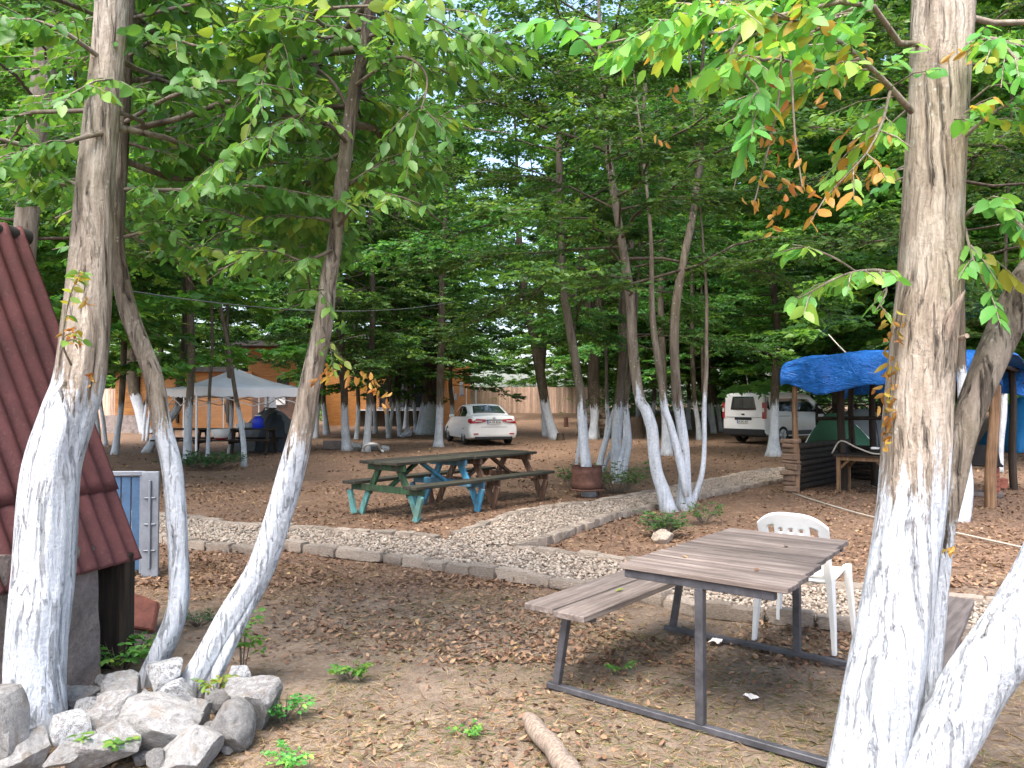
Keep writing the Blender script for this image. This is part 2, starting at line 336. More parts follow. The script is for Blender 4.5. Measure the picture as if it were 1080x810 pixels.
# ================================================================ ground
def ground_mat():
    m, nt, b = nodes('forest_floor'); g = NT(nt); v = g.coord('Object')
    big = g.noise(v, .55, 4, .6); mid = g.noise(v, 3.2, 6, .65, .3); fine = g.noise(v, 42, 6, .7); f2 = g.noise(v, 130, 4, .7)
    sep = g.n('SeparateXYZ'); g.l(v, sep.inputs[0])
    far = g.mapr(g.math('ADD', sep.outputs[1], g.math('MULTIPLY', g.math('SUBTRACT', big, .5), 3.0)), 5.2, 7.2)
    soil_n = g.ramp(g.math('ADD', g.math('MULTIPLY', mid, .6), g.math('MULTIPLY', fine, .4)), [(.32, (.105, .078, .058)), (.5, (.205, .158, .120)), (.66, (.31, .245, .185))])
    soil_f = g.ramp(g.math('ADD', g.math('MULTIPLY', mid, .45), g.math('MULTIPLY', fine, .55)), [(.32, (.085, .055, .040)), (.5, (.19, .122, .085)), (.66, (.31, .215, .155))])
    col = g.mix(far, soil_n, soil_f)
    # flecks of leaf and straw lying on the soil
    dv = g.n('VectorMath', operation='MULTIPLY_ADD'); nz = g.n('TexNoise', i_Scale=9.0, i_Detail=3.0); g.l(v, nz.inputs['Vector']); g.l(nz.outputs['Color'], dv.inputs[0]); dv.inputs[1].default_value = (.10, .10, .10); g.l(v, dv.inputs[2])
    h = None
    for sc, th, cov in ((17, .50, .75), (31, .45, .7), (58, .5, .6)):
        vo = g.n('TexVoronoi', feature='F1', i_Scale=sc, i_Randomness=1.0); g.l(dv.outputs[0], vo.inputs['Vector'])
        sp = g.n('SeparateColor'); g.l(vo.outputs['Color'], sp.inputs[0])
        pick = g.mapr(g.math('ADD', sp.outputs[0], g.math('MULTIPLY', g.math('SUBTRACT', mid, .5), .9)), th, th + .06)
        shape = g.mapr(vo.outputs['Distance'], .52, .36)
        lc = g.ramp(sp.outputs[1], [(0, (.07, .036, .022)), (.3, (.14, .072, .04)), (.6, (.24, .135, .075)), (.85, (.34, .21, .12)), (1, (.42, .31, .18))])
        fac = g.math('MULTIPLY', g.math('MULTIPLY', pick, shape), g.math('MULTIPLY', g.math('ADD', g.math('MULTIPLY', far, .7), .3), cov))
        col = g.mix(fac, col, lc); h = fac if h is None else g.math('ADD', h, g.math('MULTIPLY', fac, .5))
    # patches of dead and living turf
    turf = g.mapr(g.noise(v, 1.1, 5, .65, .2), .54, .66); turf = g.math('MULTIPLY', turf, g.math('SUBTRACT', 1.0, g.math('MULTIPLY', far, .85)))
    col = g.mix(g.math('MULTIPLY', turf, .6), col, g.ramp(fine, [(.35, (.10, .085, .035)), (.6, (.26, .20, .10))]))
    g.l(col, b.inputs['Base Color']); b.inputs['Roughness'].default_value = .95; b.inputs['Specular IOR Level'].default_value = .15
    hh = g.math('ADD', g.math('ADD', g.math('MULTIPLY', fine, .6), g.math('MULTIPLY', f2, .3)), g.math('ADD', g.math('MULTIPLY', mid, .6), g.math('MULTIPLY', h, .5)))
    g.bump(hh, b, .9, .03); return m
M['ground'] = ground_mat()
def gzv(x, y): 
    t = np.clip((y - 30) / 30, 0, 1); return 0.8 * t * t * (3 - 2 * t)
def micro(x, y):
    P = np.stack([x * 1.3, y * 1.3, np.zeros_like(x)], -1); Q = np.stack([x * 7, y * 7, np.ones_like(x)], -1)
    return .012 * vnoise(P, 3) + .006 * vnoise(Q, 4) - .012
def make_ground():
    xs = np.unique(np.concatenate([np.linspace(-260, -40, 20), np.linspace(-40, -9, 40), np.linspace(-9, 9, 260), np.linspace(9, 40, 40), np.linspace(40, 260, 20)]))
    ys = np.unique(np.concatenate([np.linspace(-80, 0, 12), np.linspace(0, 1.8, 8), np.linspace(1.8, 12, 170), np.linspace(12, 30, 80), np.linspace(30, 62, 40), np.linspace(62, 320, 24)]))
    X, Y = np.meshgrid(xs, ys); Z = gzv(X, Y) + micro(X, Y)
    V = np.stack([X, Y, Z], -1).reshape(-1, 3); nx, ny = len(xs), len(ys)
    i = np.arange(ny - 1)[:, None] * nx + np.arange(nx - 1)[None, :]
    Q = np.stack([i, i + 1, i + nx + 1, i + nx], -1).reshape(-1, 4)
    o = link('ground', np_mesh('ground', V, Q, np.full(len(Q), 4)), M['ground']); tag(o, kind='structure', label='brown forest floor strewn with dry leaves'); return o
make_ground()
# ---------------------------------------------------------------- gravel path, kerbs
def poly(pts, z=0.0): return [gp(x, y, z) for x, y in pts]
K1_near = [(96, 567), (164, 571), (204, 578), (271, 583), (307, 579), (351, 585), (409, 592), (471, 601), (529, 610), (587, 618), (680, 632), (741, 648), (812, 655), (880, 661), (960, 668), (1040, 677), (1110, 684)]
K1_far_a = [(96, 541), (164, 544), (204, 547), (244, 556), (302, 558), (360, 562), (427, 567), (462, 571)]
K1_far_b = [(542, 581), (590, 586), (640, 592), (720, 602), (800, 612), (870, 622), (960, 629), (1052, 641), (1110, 648)]
K2_near = [(542, 579), (573, 575), (604, 561), (640, 549), (690, 536), (732, 527), (782, 516), (826, 508)]
K2_far = [(480, 565), (498, 560), (542, 543), (578, 536), (624, 532), (688, 520), (740, 510), (796, 498), (824, 495)]
P1 = poly(K1_near) + poly(K1_far_b)[::-1] + poly(K1_far_a)[::-1]
P2 = poly(K2_near) + poly(K2_far)[::-1] + [gp(470, 572)]
def sheet(name, P, z):
    bm = bmesh.new(); vs = [bm.verts.new((p.x, p.y, z)) for p in P]; f = bm.faces.new(vs); bmesh.ops.triangulate(bm, faces=[f]); bmesh.ops.recalc_face_normals(bm, faces=bm.faces)
    me = bpy.data.meshes.new(name); bm.to_mesh(me); bm.free(); return me
M['path_bed'] = flat('gravel_bed', (.22, .175, .135), .95, 0, .4, 20, .6)
o = link('gravel_path', sheet('gravel_path', P1, .006), M['path_bed']); tag(o, kind='structure')
o = link('gravel_side_path', sheet('gravel_side_path', P2, .010), M['path_bed']); tag(o, kind='structure')
def inside(x, y, P):
    c = np.zeros(len(x), bool); n = len(P)
    for i in range(n):
        a, b = P[i], P[(i + 1) % n]
        k = ((a.y > y) != (b.y > y)) & (x < (b.x - a.x) * (y - a.y) / (b.y - a.y + 1e-12) + a.x); c ^= k
    return c
def pebbles():
    bm = bmesh.new(); bmesh.ops.create_icosphere(bm, subdivisions=1, radius=1.0)
    bv = np.array([v.co[:] for v in bm.verts]); bf = np.array([[v.index for v in f.verts] for f in bm.faces]); bm.free()
    pts = []
    for P, dens in ((P1, 1500), (P2, 1250)):
        xs = [p.x for p in P]; ys = [p.y for p in P]; A = (max(xs) - min(xs)) * (max(ys) - min(ys)); n = int(A * dens)
        x = rng.uniform(min(xs), max(xs), n); y = rng.uniform(min(ys), max(ys), n); k = inside(x, y, P) & (np.abs(x) < .72 * y + .3)
        pts.append(np.stack([x[k], y[k]], -1))
    p = np.concatenate(pts); n = len(p)
    s = rng.uniform(.008, .020, n) * np.where(rng.random(n) < .06, 1.6, 1); ax = np.stack([s * rng.uniform(.8, 1.4, n), s * rng.uniform(.7, 1.1, n), s * rng.uniform(.5, .9, n)], -1)
    th = rng.uniform(0, 6.28, n); V = bv[None] * ax[:, None, :] * rng.uniform(.72, 1.2, (n, len(bv), 1))
    c, sn = np.cos(th)[:, None], np.sin(th)[:, None]
    V = np.stack([V[..., 0] * c - V[..., 1] * sn, V[..., 0] * sn + V[..., 1] * c, V[..., 2]], -1)
    V[..., 0] += p[:, 0, None]; V[..., 1] += p[:, 1, None]; V[..., 2] += (.012 + s * .55 + rng.uniform(0, .014, n))[:, None]
    Fc = (bf[None] + (np.arange(n) * len(bv))[:, None, None]).reshape(-1, 3)
    m, nt, b = nodes('gravel_chip'); g = NT(nt); col = g.ramp(g.attr('hue'), [(0, (.16, .125, .098)), (.3, (.25, .20, .155)), (.6, (.32, .265, .21)), (.85, (.40, .345, .285)), (1, (.28, .19, .13))])
    g.l(col, b.inputs['Base Color']); b.inputs['Roughness'].default_value = .9
    o = link('gravel', np_mesh('gravel', V.reshape(-1, 3), Fc, np.full(len(Fc), 3), {'hue': np.repeat(rng.random(n), len(bv))}, smooth=False), m); tag(o, 'pale angular gravel covering both paths', 'gravel', kind='stuff')
pebbles()
KERB_ME = []
def rock_mesh(name, sub=2, cuts=9, rough=.06, seed=0, box=None):
    r = np.random.default_rng(seed); bm = bmesh.new()
    if box: bmesh.ops.create_cube(bm, size=2.0); bmesh.ops.subdivide_edges(bm, edges=bm.edges, cuts=box, use_grid_fill=True)
    else: bmesh.ops.create_icosphere(bm, subdivisions=sub, radius=1.0)
    V = np.array([v.co[:] for v in bm.verts])
    if box: V = np.sign(V) * np.abs(V) ** 1.0; ln = np.linalg.norm(V, axis=1, keepdims=True); V = V * (1 - .12 * np.maximum(0, ln - 1.25))
    else:
        for _ in range(cuts):
            n = r.normal(size=3); n /= np.linalg.norm(n); d = r.uniform(.36, .74); e = V @ n - d; V = V - np.maximum(e, 0)[:, None] * n * .97
    V = V * (1 + rough * vnoise(V * 2.2 + seed, seed)[:, None] + rough * .6 * vnoise(V * 6 + seed, seed + 1)[:, None] + rough * .3 * vnoise(V * 15 + seed, seed + 2)[:, None])
    for v, c in zip(bm.verts, V): v.co = c
    me = bpy.data.meshes.new(name); bm.to_mesh(me); bm.free()
    for p in me.polygons: p.use_smooth = True
    me.set_sharp_from_angle(angle=R(24)); return me
KERB_ME = [rock_mesh('kerb_block', box=3, rough=.07, seed=s) for s in range(6)]
for me in KERB_ME: me.materials.append(M['kerb'])
def kerb_run(pl, blk, hgt, dep, label, group, up=.5, z0=0):
    P = poly(pl); seg = [(P[i + 1] - P[i]).length for i in range(len(P) - 1)]; tot = sum(seg); s = .02
    while s < tot:
        L = blk * random.uniform(.78, 1.25); c = s + L / 2; acc = 0
        for i, q in enumerate(seg):
            if acc + q >= c or i == len(seg) - 1: break
            acc += q
        t = (c - acc) / seg[i]; p = P[i].lerp(P[i + 1], min(t, 1.1)); d = P[i + 1] - P[i]
        h = hgt * random.uniform(.8, 1.2)
        if abs(p.x) < .70 * p.y + .4:
            o = link('kerb_block', random.choice(KERB_ME)); o.location = (p.x + random.uniform(-.012, .012), p.y + random.uniform(-.012, .012), h * .5 - .012)
            o.rotation_euler = (random.uniform(-.07, .07), random.uniform(-.06, .06), math.atan2(d.y, d.x) + random.uniform(-.07, .07)); o.scale = (L * .485, dep * random.uniform(.42, .55), h * .5)
            tag(o, label, 'kerb block', group)
        s += L
kerb_run(K1_near, .27, .095, .13, 'weathered concrete block in the kerb on the table side of the long gravel path', 'kerb blocks edging the gravel paths')
kerb_run(K1_far_a, .30, .07, .13, 'low pale block in the kerb between long gravel path and green picnic tables', 'kerb blocks edging the gravel paths')
kerb_run(K1_far_b, .27, .075, .13, 'weathered block in the path kerb behind the grey table, beyond the fork', 'kerb blocks edging the gravel paths')
kerb_run(K2_near, .125, .085, .13, 'narrow upright block in kerb between the forking path and white chair', 'kerb blocks edging the gravel paths')
kerb_run(K2_far, .22, .06, .14, 'low block edging the forking path on the rusty drum side', 'kerb blocks edging the gravel paths')
# ---------------------------------------------------------------- leaf builders
def unit(a): return a / (np.linalg.norm(a, axis=-1, keepdims=True) + 1e-9)
LEAF = dict(t=np.array([0, .33, .67, 1.0, .14, .42, .74, .14, .42, .74]), w=np.array([0, 0, 0, 0, .34, .5, .34, -.34, -.5, -.34]),
            f=[(0, 1, 5, 4), (1, 2, 6, 5), (2, 3, 6), (0, 7, 8, 1), (1, 8, 9, 2), (2, 9, 3)])
DIAM = dict(t=np.array([0, .45, 1.0, .45]), w=np.array([0, .5, 0, -.5]), f=[(0, 2, 1), (0, 3, 2)])
HEX = dict(t=np.array([0, .5, 1.0, .25, .7, .25, .7]), w=np.array([0, 0, 0, .42, .42, -.42, -.42]), f=[(0, 1, 4, 3), (1, 2, 4), (0, 5, 6, 1), (1, 6, 2)])
def leaves_np(P, D, N, L, W, sh, fold=.25, curl=.15):
    D = unit(D); S = unit(np.cross(D, N)); N = np.cross(S, D); n = len(P); k = len(sh['t'])
    t, w = sh['t'], sh['w']; L = L[:, None]; W = W[:, None]
    fold = np.broadcast_to(fold, (n,))[:, None]; curl = np.broadcast_to(curl, (n,))[:, None]
    a = t[None] * L; bq = w[None] * W; c = np.abs(w)[None] * W * fold - curl * L * t[None] ** 2
    V = P[:, None] + a[..., None] * D[:, None] + bq[..., None] * S[:, None] + c[..., None] * N[:, None]
    loops = []; sizes = []
    for f in sh['f']: loops += list(f); sizes.append(len(f))
    loops = (np.array(loops)[None] + (np.arange(n) * k)[:, None]).ravel(); sizes = np.tile(sizes, n)
    return V.reshape(-1, 3), loops, sizes
class LB:
    def __init__(s): s.P = []; s.D = []; s.N = []; s.L = []; s.H = []; s.bV = []; s.bQ = []; s.nb = 0; s.bt = []
    def leaves(s, P, D, N, L, H): s.P.append(P); s.D.append(D); s.N.append(N); s.L.append(L); s.H.append(H)
    def twig(s, pts, rad, n=4):
        V, Q, _ = tube_np(np.asarray(pts, float), np.asarray(rad, float), n); s.bQ.append(Q + s.nb); s.bV.append(V); s.nb += len(V)
def spray(lb, r, p, d, l, nl, leaf, hue=(0, .8), droop=.1, hang=.0, jit=.35):
    """many twigs at once: p,d (m,3), l (m,), nl leaves each, laid alternately in a plane"""
    m = len(p); d = unit(d); j = (np.arange(nl) + .6) / nl
    up = np.array([0, 0, 1.0]); side = unit(np.cross(d, up))
    pos = p[:, None] + d[:, None] * (l[:, None] * j)[..., None]; pos[..., 2] -= droop * l[:, None] * j ** 2
    sg = np.where(np.arange(nl) % 2 == 0, 1.0, -1.0)[None, :, None]
    ang = r.uniform(.55, 1.15, (m, nl, 1))
    D = d[:, None] * np.cos(ang) + side[:, None] * sg * np.sin(ang) + r.normal(0, .16, (m, nl, 3)); D[..., 2] -= hang + r.uniform(0, .25, (m, nl))
    N = up + r.normal(0, jit, (m, nl, 3))
    L = leaf * r.uniform(.5, 1.22, (m, nl)) * (1 - .25 * (j[None] > .9))
    base = r.uniform(hue[0], hue[1], (m, 1)); H = np.clip(base + r.normal(0, .12, (m, nl)), 0, max(.89, hue[1]))
    lb.leaves(pos.reshape(-1, 3), D.reshape(-1, 3), N.reshape(-1, 3), L.ravel(), H.ravel())
def lb_mesh(lb, name, sh, keep=None, wl=.56, fold=.25):
    P = np.concatenate(lb.P); D = np.concatenate(lb.D); N = np.concatenate(lb.N); L = np.concatenate(lb.L); H = np.concatenate(lb.H)
    if keep is not None: k = keep(P); P, D, N, L, H = P[k], D[k], N[k], L[k], H[k]
    V, lo, sz = leaves_np(P, D, N, L, L * wl, sh, fold, rng.uniform(.0, .3, len(P)))
    return np_mesh(name, V, lo, sz, {'hue': np.repeat(H, len(sh['t']))})
def limb_mesh(lb, name, tone=.25):
    V = np.concatenate(lb.bV); Q = np.concatenate(lb.bQ); n = len(V)
    return np_mesh(name, V, Q, np.full(len(Q), 4), {'tone': np.full(n, tone), 'wash': np.full(n, -9.0), 'base': np.full(n, 9.0)})
# ---------------------------------------------------------------- litter and dead grass (ground cover)
def litter():
    out = []
    def zone(n, x0, x1, y0, y1, s, dens_seed, thr):
        y = y0 + (y1 - y0) * rng.random(n) ** 1.25; x = rng.uniform(x0, x1, n) * y / y1
        q = vnoise(np.stack([x * .9, y * .9, x * 0], -1), dens_seed) + .5 * vnoise(np.stack([x * 3, y * 3, x * 0], -1), dens_seed + 1)
        k = q + rng.normal(0, .35, n) > thr; x, y = x[k], y[k]
        k = ~(inside(x, y, P1) | inside(x, y, P2)) | (rng.random(len(x)) < .05); return x[k], y[k], s * rng.uniform(.55, 1.3, k.sum())
    for a in ((9000, -3.6, 3.9, 2.3, 5.6, .034, 21, .25), (15000, -5.8, 6, 4.6, 8.4, .04, 21, -.15), (26000, -10.5, 10.5, 6.5, 14.5, .05, 31, -.3), (14000, -22, 22, 13, 30, .07, 41, -.3)):
        x, y, L = zone(*a); n = len(x); out.append((x, y, L))
    x, y, L = (np.concatenate(q) for q in zip(*out)); n = len(x)
    th = rng.uniform(0, 6.28, n); D = np.stack([np.cos(th), np.sin(th), rng.normal(.05, .22, n)], -1)
    N = np.array([0, 0, 1.]) + rng.normal(0, .42, (n, 3)); N[:, 2] = np.abs(N[:, 2]) + .2
    P = np.stack([x, y, gzv(x, y) + micro(x, y) + rng.uniform(.004, .018, n)], -1)
    V, lo, sz = leaves_np(P, D, N, L, L * rng.uniform(.4, .7, n), HEX, rng.uniform(-.5, .9, n), rng.uniform(-.5, .5, n))
    H = np.clip(rng.beta(1.6, 1.8, n), 0, 1)
    o = link('leaf_litter', np_mesh('leaf_litter', V, lo, sz, {'hue': np.repeat(H, 7)}), M['litter']); tag(o, 'dry brown leaves scattered over the forest floor', 'leaf litter', kind='stuff')
    # dead grass blades, in patches on the near ground
    n = 42000; y = 2.3 + 5.2 * rng.random(n) ** 1.3; x = rng.uniform(-.62, .70, n) * y
    q = vnoise(np.stack([x * 1.1, y * 1.1, x * 0], -1), 51) + .5 * vnoise(np.stack([x * 4, y * 4, x * 0], -1), 52)
    k = (q + rng.normal(0, .2, n) > .0) & ~inside(x, y, P1) & ~inside(x, y, P2); x, y, q = x[k], y[k], q[k]; n = len(x)
    th = rng.uniform(0, 6.28, n); D = np.stack([np.cos(th), np.sin(th), rng.uniform(.02, .35, n)], -1); L = rng.uniform(.03, .09, n)
    P = np.stack([x, y, micro(x, y) + .003], -1)
    V, lo, sz = leaves_np(P, D, np.array([0, 0, 1.]) + rng.normal(0, .3, (n, 3)), L, np.full(n, .0032), DIAM, .2, rng.uniform(-.1, .3, n))
    gq = vnoise(np.stack([x * .7 + 9, y * .7, x * 0], -1), 61)
    H = np.where((gq > .3) & (rng.random(n) < .35), rng.uniform(.9, 1, n), rng.uniform(0, .86, n))
    o = link('dead_grass', np_mesh('dead_grass', V, lo, sz, {'hue': np.repeat(H, 4)}), M['straw']); tag(o, 'dry straw and thin grass lying on bare soil', 'grass', kind='stuff')
    # twigs
    n = 900; y = 2.3 + 8 * rng.random(n) ** 1.4; x = rng.uniform(-.66, .7, n) * y; k = ~inside(x, y, P1) & ~inside(x, y, P2); x, y = x[k], y[k]; n = len(x)
    th = rng.uniform(0, 6.28, n); L = rng.uniform(.05, .22, n); D = np.stack([np.cos(th), np.sin(th), rng.uniform(-.02, .05, n)], -1)
    P = np.stack([x, y, micro(x, y) + .005], -1); V, lo, sz = leaves_np(P, D, np.array([0, 0, 1.]) + rng.normal(0, .1, (n, 3)), L, np.full(n, .007), DIAM, -.6, 0)
    o = link('twig_litter', np_mesh('twig_litter', V, lo, sz, {'hue': np.repeat(rng.random(n) * .3, 4)}), M['litter']); tag(o, 'small broken twigs lying on the soil', 'twigs', kind='stuff')
litter()
# ================================================================ trees
def base_pt(px, py):
    lo, hi = .5, 90.0
    for _ in range(50):
        y = (lo + hi) / 2; p = at(px, py, y)
        if p.z > gz(p.x, y): lo = y
        else: hi = y
    return Vector((p.x, y, gz(p.x, y)))
def stem_np(pts, rad, ns, nr, wash, tone, near, seed, flare=.5, lobes=0, groove=.05):
    C = crom(np.column_stack([np.array([tuple(p) for p in pts]), rad]), nr)
    P, r = C[:, :3], np.maximum(C[:, 3], .006)
    th = np.linspace(0, 2 * math.pi, ns, endpoint=False); T, Zr = np.meshgrid(th, P[:, 2])
    s = np.stack([np.cos(T) * 1.6, np.sin(T) * 1.6, Zr * (.9 if near else .5)], -1)
    mul = 1 + groove * 1.6 * vnoise(s * 1.5, seed) + groove * vnoise(s * np.array([3.2, 3.2, 1.0]), seed + 1)
    if near: mul += .022 * vnoise(s * np.array([9, 9, 2.2]), seed + 2) + .012 * vnoise(s * np.array([20, 20, 7]), seed + 3)
    zb = P[0, 2]; h = np.maximum(Zr - zb, 0)
    mul += flare * np.exp(-h / (r[0] * 1.6)) * (.55 + .45 * np.cos(T * 4 + seed) + .3 * vnoise(s * 2, seed + 5))
    if lobes: mul *= 1 - lobes * np.exp(-((np.mod(T - 4.9 + .25 * (Zr - .8), 2 * math.pi) - math.pi) / .16) ** 2)
    V, Q, _ = tube_np(P, r, ns, mul)
    z = V[:, 2]
    wn = .10 * vnoise(np.column_stack([V[:, 0] * 9, V[:, 1] * 9, z * 1.2]), seed + 7)
    att = {'wash': wash - z + wn, 'tone': np.full(len(V), 1.0) * tone if np.isscalar(tone) else np.repeat(np.interp(P[:, 2], *tone), ns), 'base': z - zb}
    n0 = len(V); top = np.arange(n0 - ns, n0)
    loops = np.concatenate([Q.ravel(), top]); sizes = np.concatenate([np.full(len(Q), 4), [ns]])
    return V, loops, sizes, att
def stem_obj(root, pts, rad, ns, nr, wash, tone, near, seed, name='trunk', mat=None, label=None, **k):
    V, lo, sz, att = stem_np(pts, rad, ns, nr, wash, tone, near, seed, **k)
    V = V - np.array(root.location)
    o = link(name, np_mesh(name, V, lo, sz, att), mat or M['bark_near' if near else 'bark'], root)
    if label: o['label'] = label
    return o
def axis_of(pts):
    A = np.array([tuple(p) for p in pts]); A = A[np.argsort(A[:, 2])]
    return lambda z: np.array([np.interp(z, A[:, 2], A[:, 0]), np.interp(z, A[:, 2], A[:, 1]), z])
def crown_lb(r, axis, z0, z1, nb, Rm, ntw, leaf, nl=11, hue=(0, .75), low=1.0, rise=(0, .9), twl=(.3, .8), limbr=.0085, thin=.4, ymin=None, vr=.13, twigs=True):
    lb = LB(); az = r.uniform(0, 6.28)
    for b in range(nb):
        t = (b + r.random()) / nb
        if thin and t > .5 and r.random() < thin: continue
        z = z0 + (z1 - z0) * t; a0 = axis(z); az += 2.4 + r.uniform(-.5, .5)
        prof = (low + (1 - low) * min(1, t * 3)) * (1 - .72 * max(0, t - .35) / .65)
        L = Rm * prof * r.uniform(.65, 1.15); el = max(-.04, rise[0] + (rise[1] - rise[0]) * t + r.uniform(-vr, vr))
        if ymin is not None and a0[1] + math.sin(az) * L < ymin: az = -az
        s = np.linspace(0, 1, 9); h = np.array([math.cos(az), math.sin(az), 0]); sd = np.array([-h[1], h[0], 0])
        wob = np.cumsum(r.normal(0, .05, 9)); wob -= wob[0]
        B = a0 + h * (L * s * math.cos(el))[:, None] + sd * (wob * L)[:, None]; B[:, 2] += L * math.sin(el) * s - .16 * L * s ** 2 + .03 * L * np.cumsum(r.normal(0, .5, 9))
        lb.twig(B, np.maximum(limbr * L * (1 - .85 * s), .003), 5)
        m = max(4, int(ntw * (.35 + .65 * L / Rm))); u = r.uniform(.15, 1.0, m) ** .85
        p = np.stack([np.interp(u, s, B[:, i]) for i in range(3)], -1)
        ang = r.uniform(.35, 1.25, m) * np.where(np.arange(m) % 2 == 0, 1, -1); az2 = az + ang
        d = np.stack([np.cos(az2), np.sin(az2), r.normal(-.02, .13, m)], -1); d[-1] = h
        l = r.uniform(twl[0], twl[1], m) * (1.25 - .6 * u) * min(1.2, .5 + L / 4)
        p[:, 2] += r.normal(0, .05, m)
        spray(lb, r, p, d, l, nl, leaf, hue, hang=.5 if ymin is not None else 0, jit=.6 if ymin is not None else .55)
        if twigs:
            for q in range(0, m, 2): lb.twig([p[q], p[q] + d[q] * l[q] * .5 - np.array([0, 0, .03 * l[q]]), p[q] + d[q] * l[q] - np.array([0, 0, .1 * l[q]])], [.006, .004, .002], 3)
    return lb
CROWN_CACHE = {}
def add_crown(root, lb, sh=DIAM, mat='leaf', keep=None, tone=.2, fold=.25):
    kp = (lambda P: keep(P)) if keep else None
    me = lb_mesh(lb, 'crown', sh, kp, fold=fold); loc = Vector(root.location)
    me.transform(Matrix.Translation(-loc)); o = link('crown', me, M[mat], root)
    if lb.bV:
        if keep:
            ok = [keep(v).mean() > .62 for v in lb.bV]; nV, nQ, c = [], [], 0; off = 0
            for v, q, k_ in zip(lb.bV, lb.bQ, ok):
                if k_: nV.append(v); nQ.append(q - off + c); c += len(v)
                off += len(v)
            lb.bV, lb.bQ = nV, nQ
        l = limb_mesh(lb, 'branch', tone); l.transform(Matrix.Translation(-loc)); b = link('branch', l, M['bark'], root)
    return o
TCOUNT = [0]
def tree(label, stems, top=9.5, cz=2.7, R_=2.9, nb=26, ntw=26, tone=.2, wash=1.45, group=None, depth=None, crown=True, hue=(0, .7), name='hornbeam_tree', leaf=None, cat='tree', low=1.0):
    TCOUNT[0] += 1; sd = TCOUNT[0] * 13; dd_ = (base_pt(*stems[0][0][:2]) if depth is None else at(*stems[0][0][:2], depth)).y; top = max(top, min(17, 3.8 + .56 * dd_)) if R_ > 2.1 else top; r = np.random.default_rng(sd)
    b0 = base_pt(*stems[0][0][:2]) if depth is None else at(*stems[0][0][:2], depth)
    y0 = b0.y; root = empty(name, b0, 0, label, cat, group)
    ax = None
    for k, st in enumerate(stems):
        y = y0
        if k and depth is None and st[0][1] > 445 and abs(st[0][1] - stems[0][0][1]) < 14: y = base_pt(*st[0][:2]).y
        pts = [at(p[0], p[1], y) for p in st]; rad = [p[2] / FPX * y / 2 for p in st]
        if k == 0 or (st[0][1] > 445 and y != y0): pts[0].z -= .06
        a, b = pts[-2], pts[-1]; d = (b - a).normalized(); tz = top if k == 0 else min(top, b.z + (top - b.z) * .6)
        if tz > b.z + .4:
            q = b.copy(); rr = rad[-1]; n = 4
            for i in range(n):
                dd = Vector((d.x * .6 + r.normal(0, .05), r.normal(0, .05), 1)).normalized(); q = q + dd * (tz - b.z) / n; rr *= .66; pts.append(q.copy()); rad.append(max(rr, .012))
        near = y < 13.5; ns = 20 if near else (14 if y < 22 else 10)
        stem_obj(root, pts, rad, ns, max(12, int((pts[-1].z) * (9 if near else 4))), wash, tone, False, sd + k, flare=.45 if k == 0 or y != y0 else .2, groove=.07)
        if k == 0: ax = axis_of(pts)
        if k == 1 and crown == 'both': ax2 = axis_of(pts)
    if crown:
        lf = leaf or (.10 if y0 < 13.5 else .12 if y0 < 21 else .15 if y0 < 30 else .19)
        sc = (.105 / lf) ** 1.5
        top2 = top - .3; k_ = (top2 - cz) / 6.5; lb = crown_lb(r, ax, cz, top2, int(nb * 1.45 * k_), R_ * 1.12, max(12, int(ntw * sc * (2.8 if y0 < 18 else 2.2))), lf, nl=15, hue=hue, low=low, limbr=.0062 if y0 < 22 else .0055, rise=(.12, 1.0), vr=.28, twigs=y0 < 22)
        add_crown(root, lb, tone=min(tone * .5, .1))
    return root
G_CL = 'whitewashed trees standing in the clearing'
def t(label, *stems, **k): k.setdefault('group', G_CL); return tree(label, list(stems), **k)
# --- left middle distance
t('pair of thin white stems beside the big leaning trunk, nearest the red roof', [(105, 477, 5.5), (103, 450, 5), (101, 427, 4.5), (103, 395, 5), (108, 330, 5)], [(112, 470, 4.5), (109, 445, 4), (106, 425, 3.5), (104, 395, 3), (99, 340, 3)], R_=2.0, nb=14)
t('slim white-footed tree leaning in front of the low rubble wall', [(121, 479, 8), (124, 455, 6), (127, 435, 5.5), (130, 392, 6), (131, 330, 6), (128, 260, 5)], R_=2.6, cz=3.4)
t('thick dark tree with white foot bending away before the orange wall', [(154, 457, 12), (147, 432, 11), (141, 410, 11), (138, 385, 11), (134, 330, 10)], tone=.1, cz=4.2, wash=1.9)
t('white trunk curving outward behind the thin curved tree of the stone heap', [(154, 477, 10), (161, 466, 8), (176, 445, 8), (187, 430, 8), (190, 412, 7), (193, 380, 7), (196, 330, 7)], cz=4.4, R_=2.2)
t('pair of pencil-thin white stems in front of the orange braced wall', [(151, 465, 3), (153, 440, 3), (155, 422, 3), (157, 390, 3), (158, 350, 3)], [(155, 465, 3), (157, 445, 3), (159, 425, 2.6), (161, 400, 2.6)], R_=1.6, nb=10)
t('straight white-footed tree growing out of the low bush before the gazebo', [(197, 488, 9.5), (198, 460, 8), (200, 425, 7.5), (202, 390, 7), (202, 360, 7), (200, 300, 6)], tone=.25, cz=4.6, R_=2.2, nb=22)
t('very thin white stem in front of the gazebo corner leg', [(219, 483, 4.2), (220.5, 440, 3.6), (221, 412, 3.2), (224, 360, 3), (222, 280, 3)], R_=1.5, nb=9, cz=4.6)
t('thin white stem in front of the white plastic basin', [(242, 479, 4.6), (244, 440, 4.2), (244, 420, 4), (241, 390, 4), (240, 372, 3.5), (240, 300, 3)], R_=1.6, nb=10, cz=4.6)
t('thin leaning white stem with bent foot in front of the slate tent', [(257, 492, 6.2), (257, 470, 5.5), (253, 440, 5), (250, 425, 4.6), (246, 400, 4), (242, 372, 4), (232, 320, 3.5)], R_=2.0, nb=14, cz=4.6)
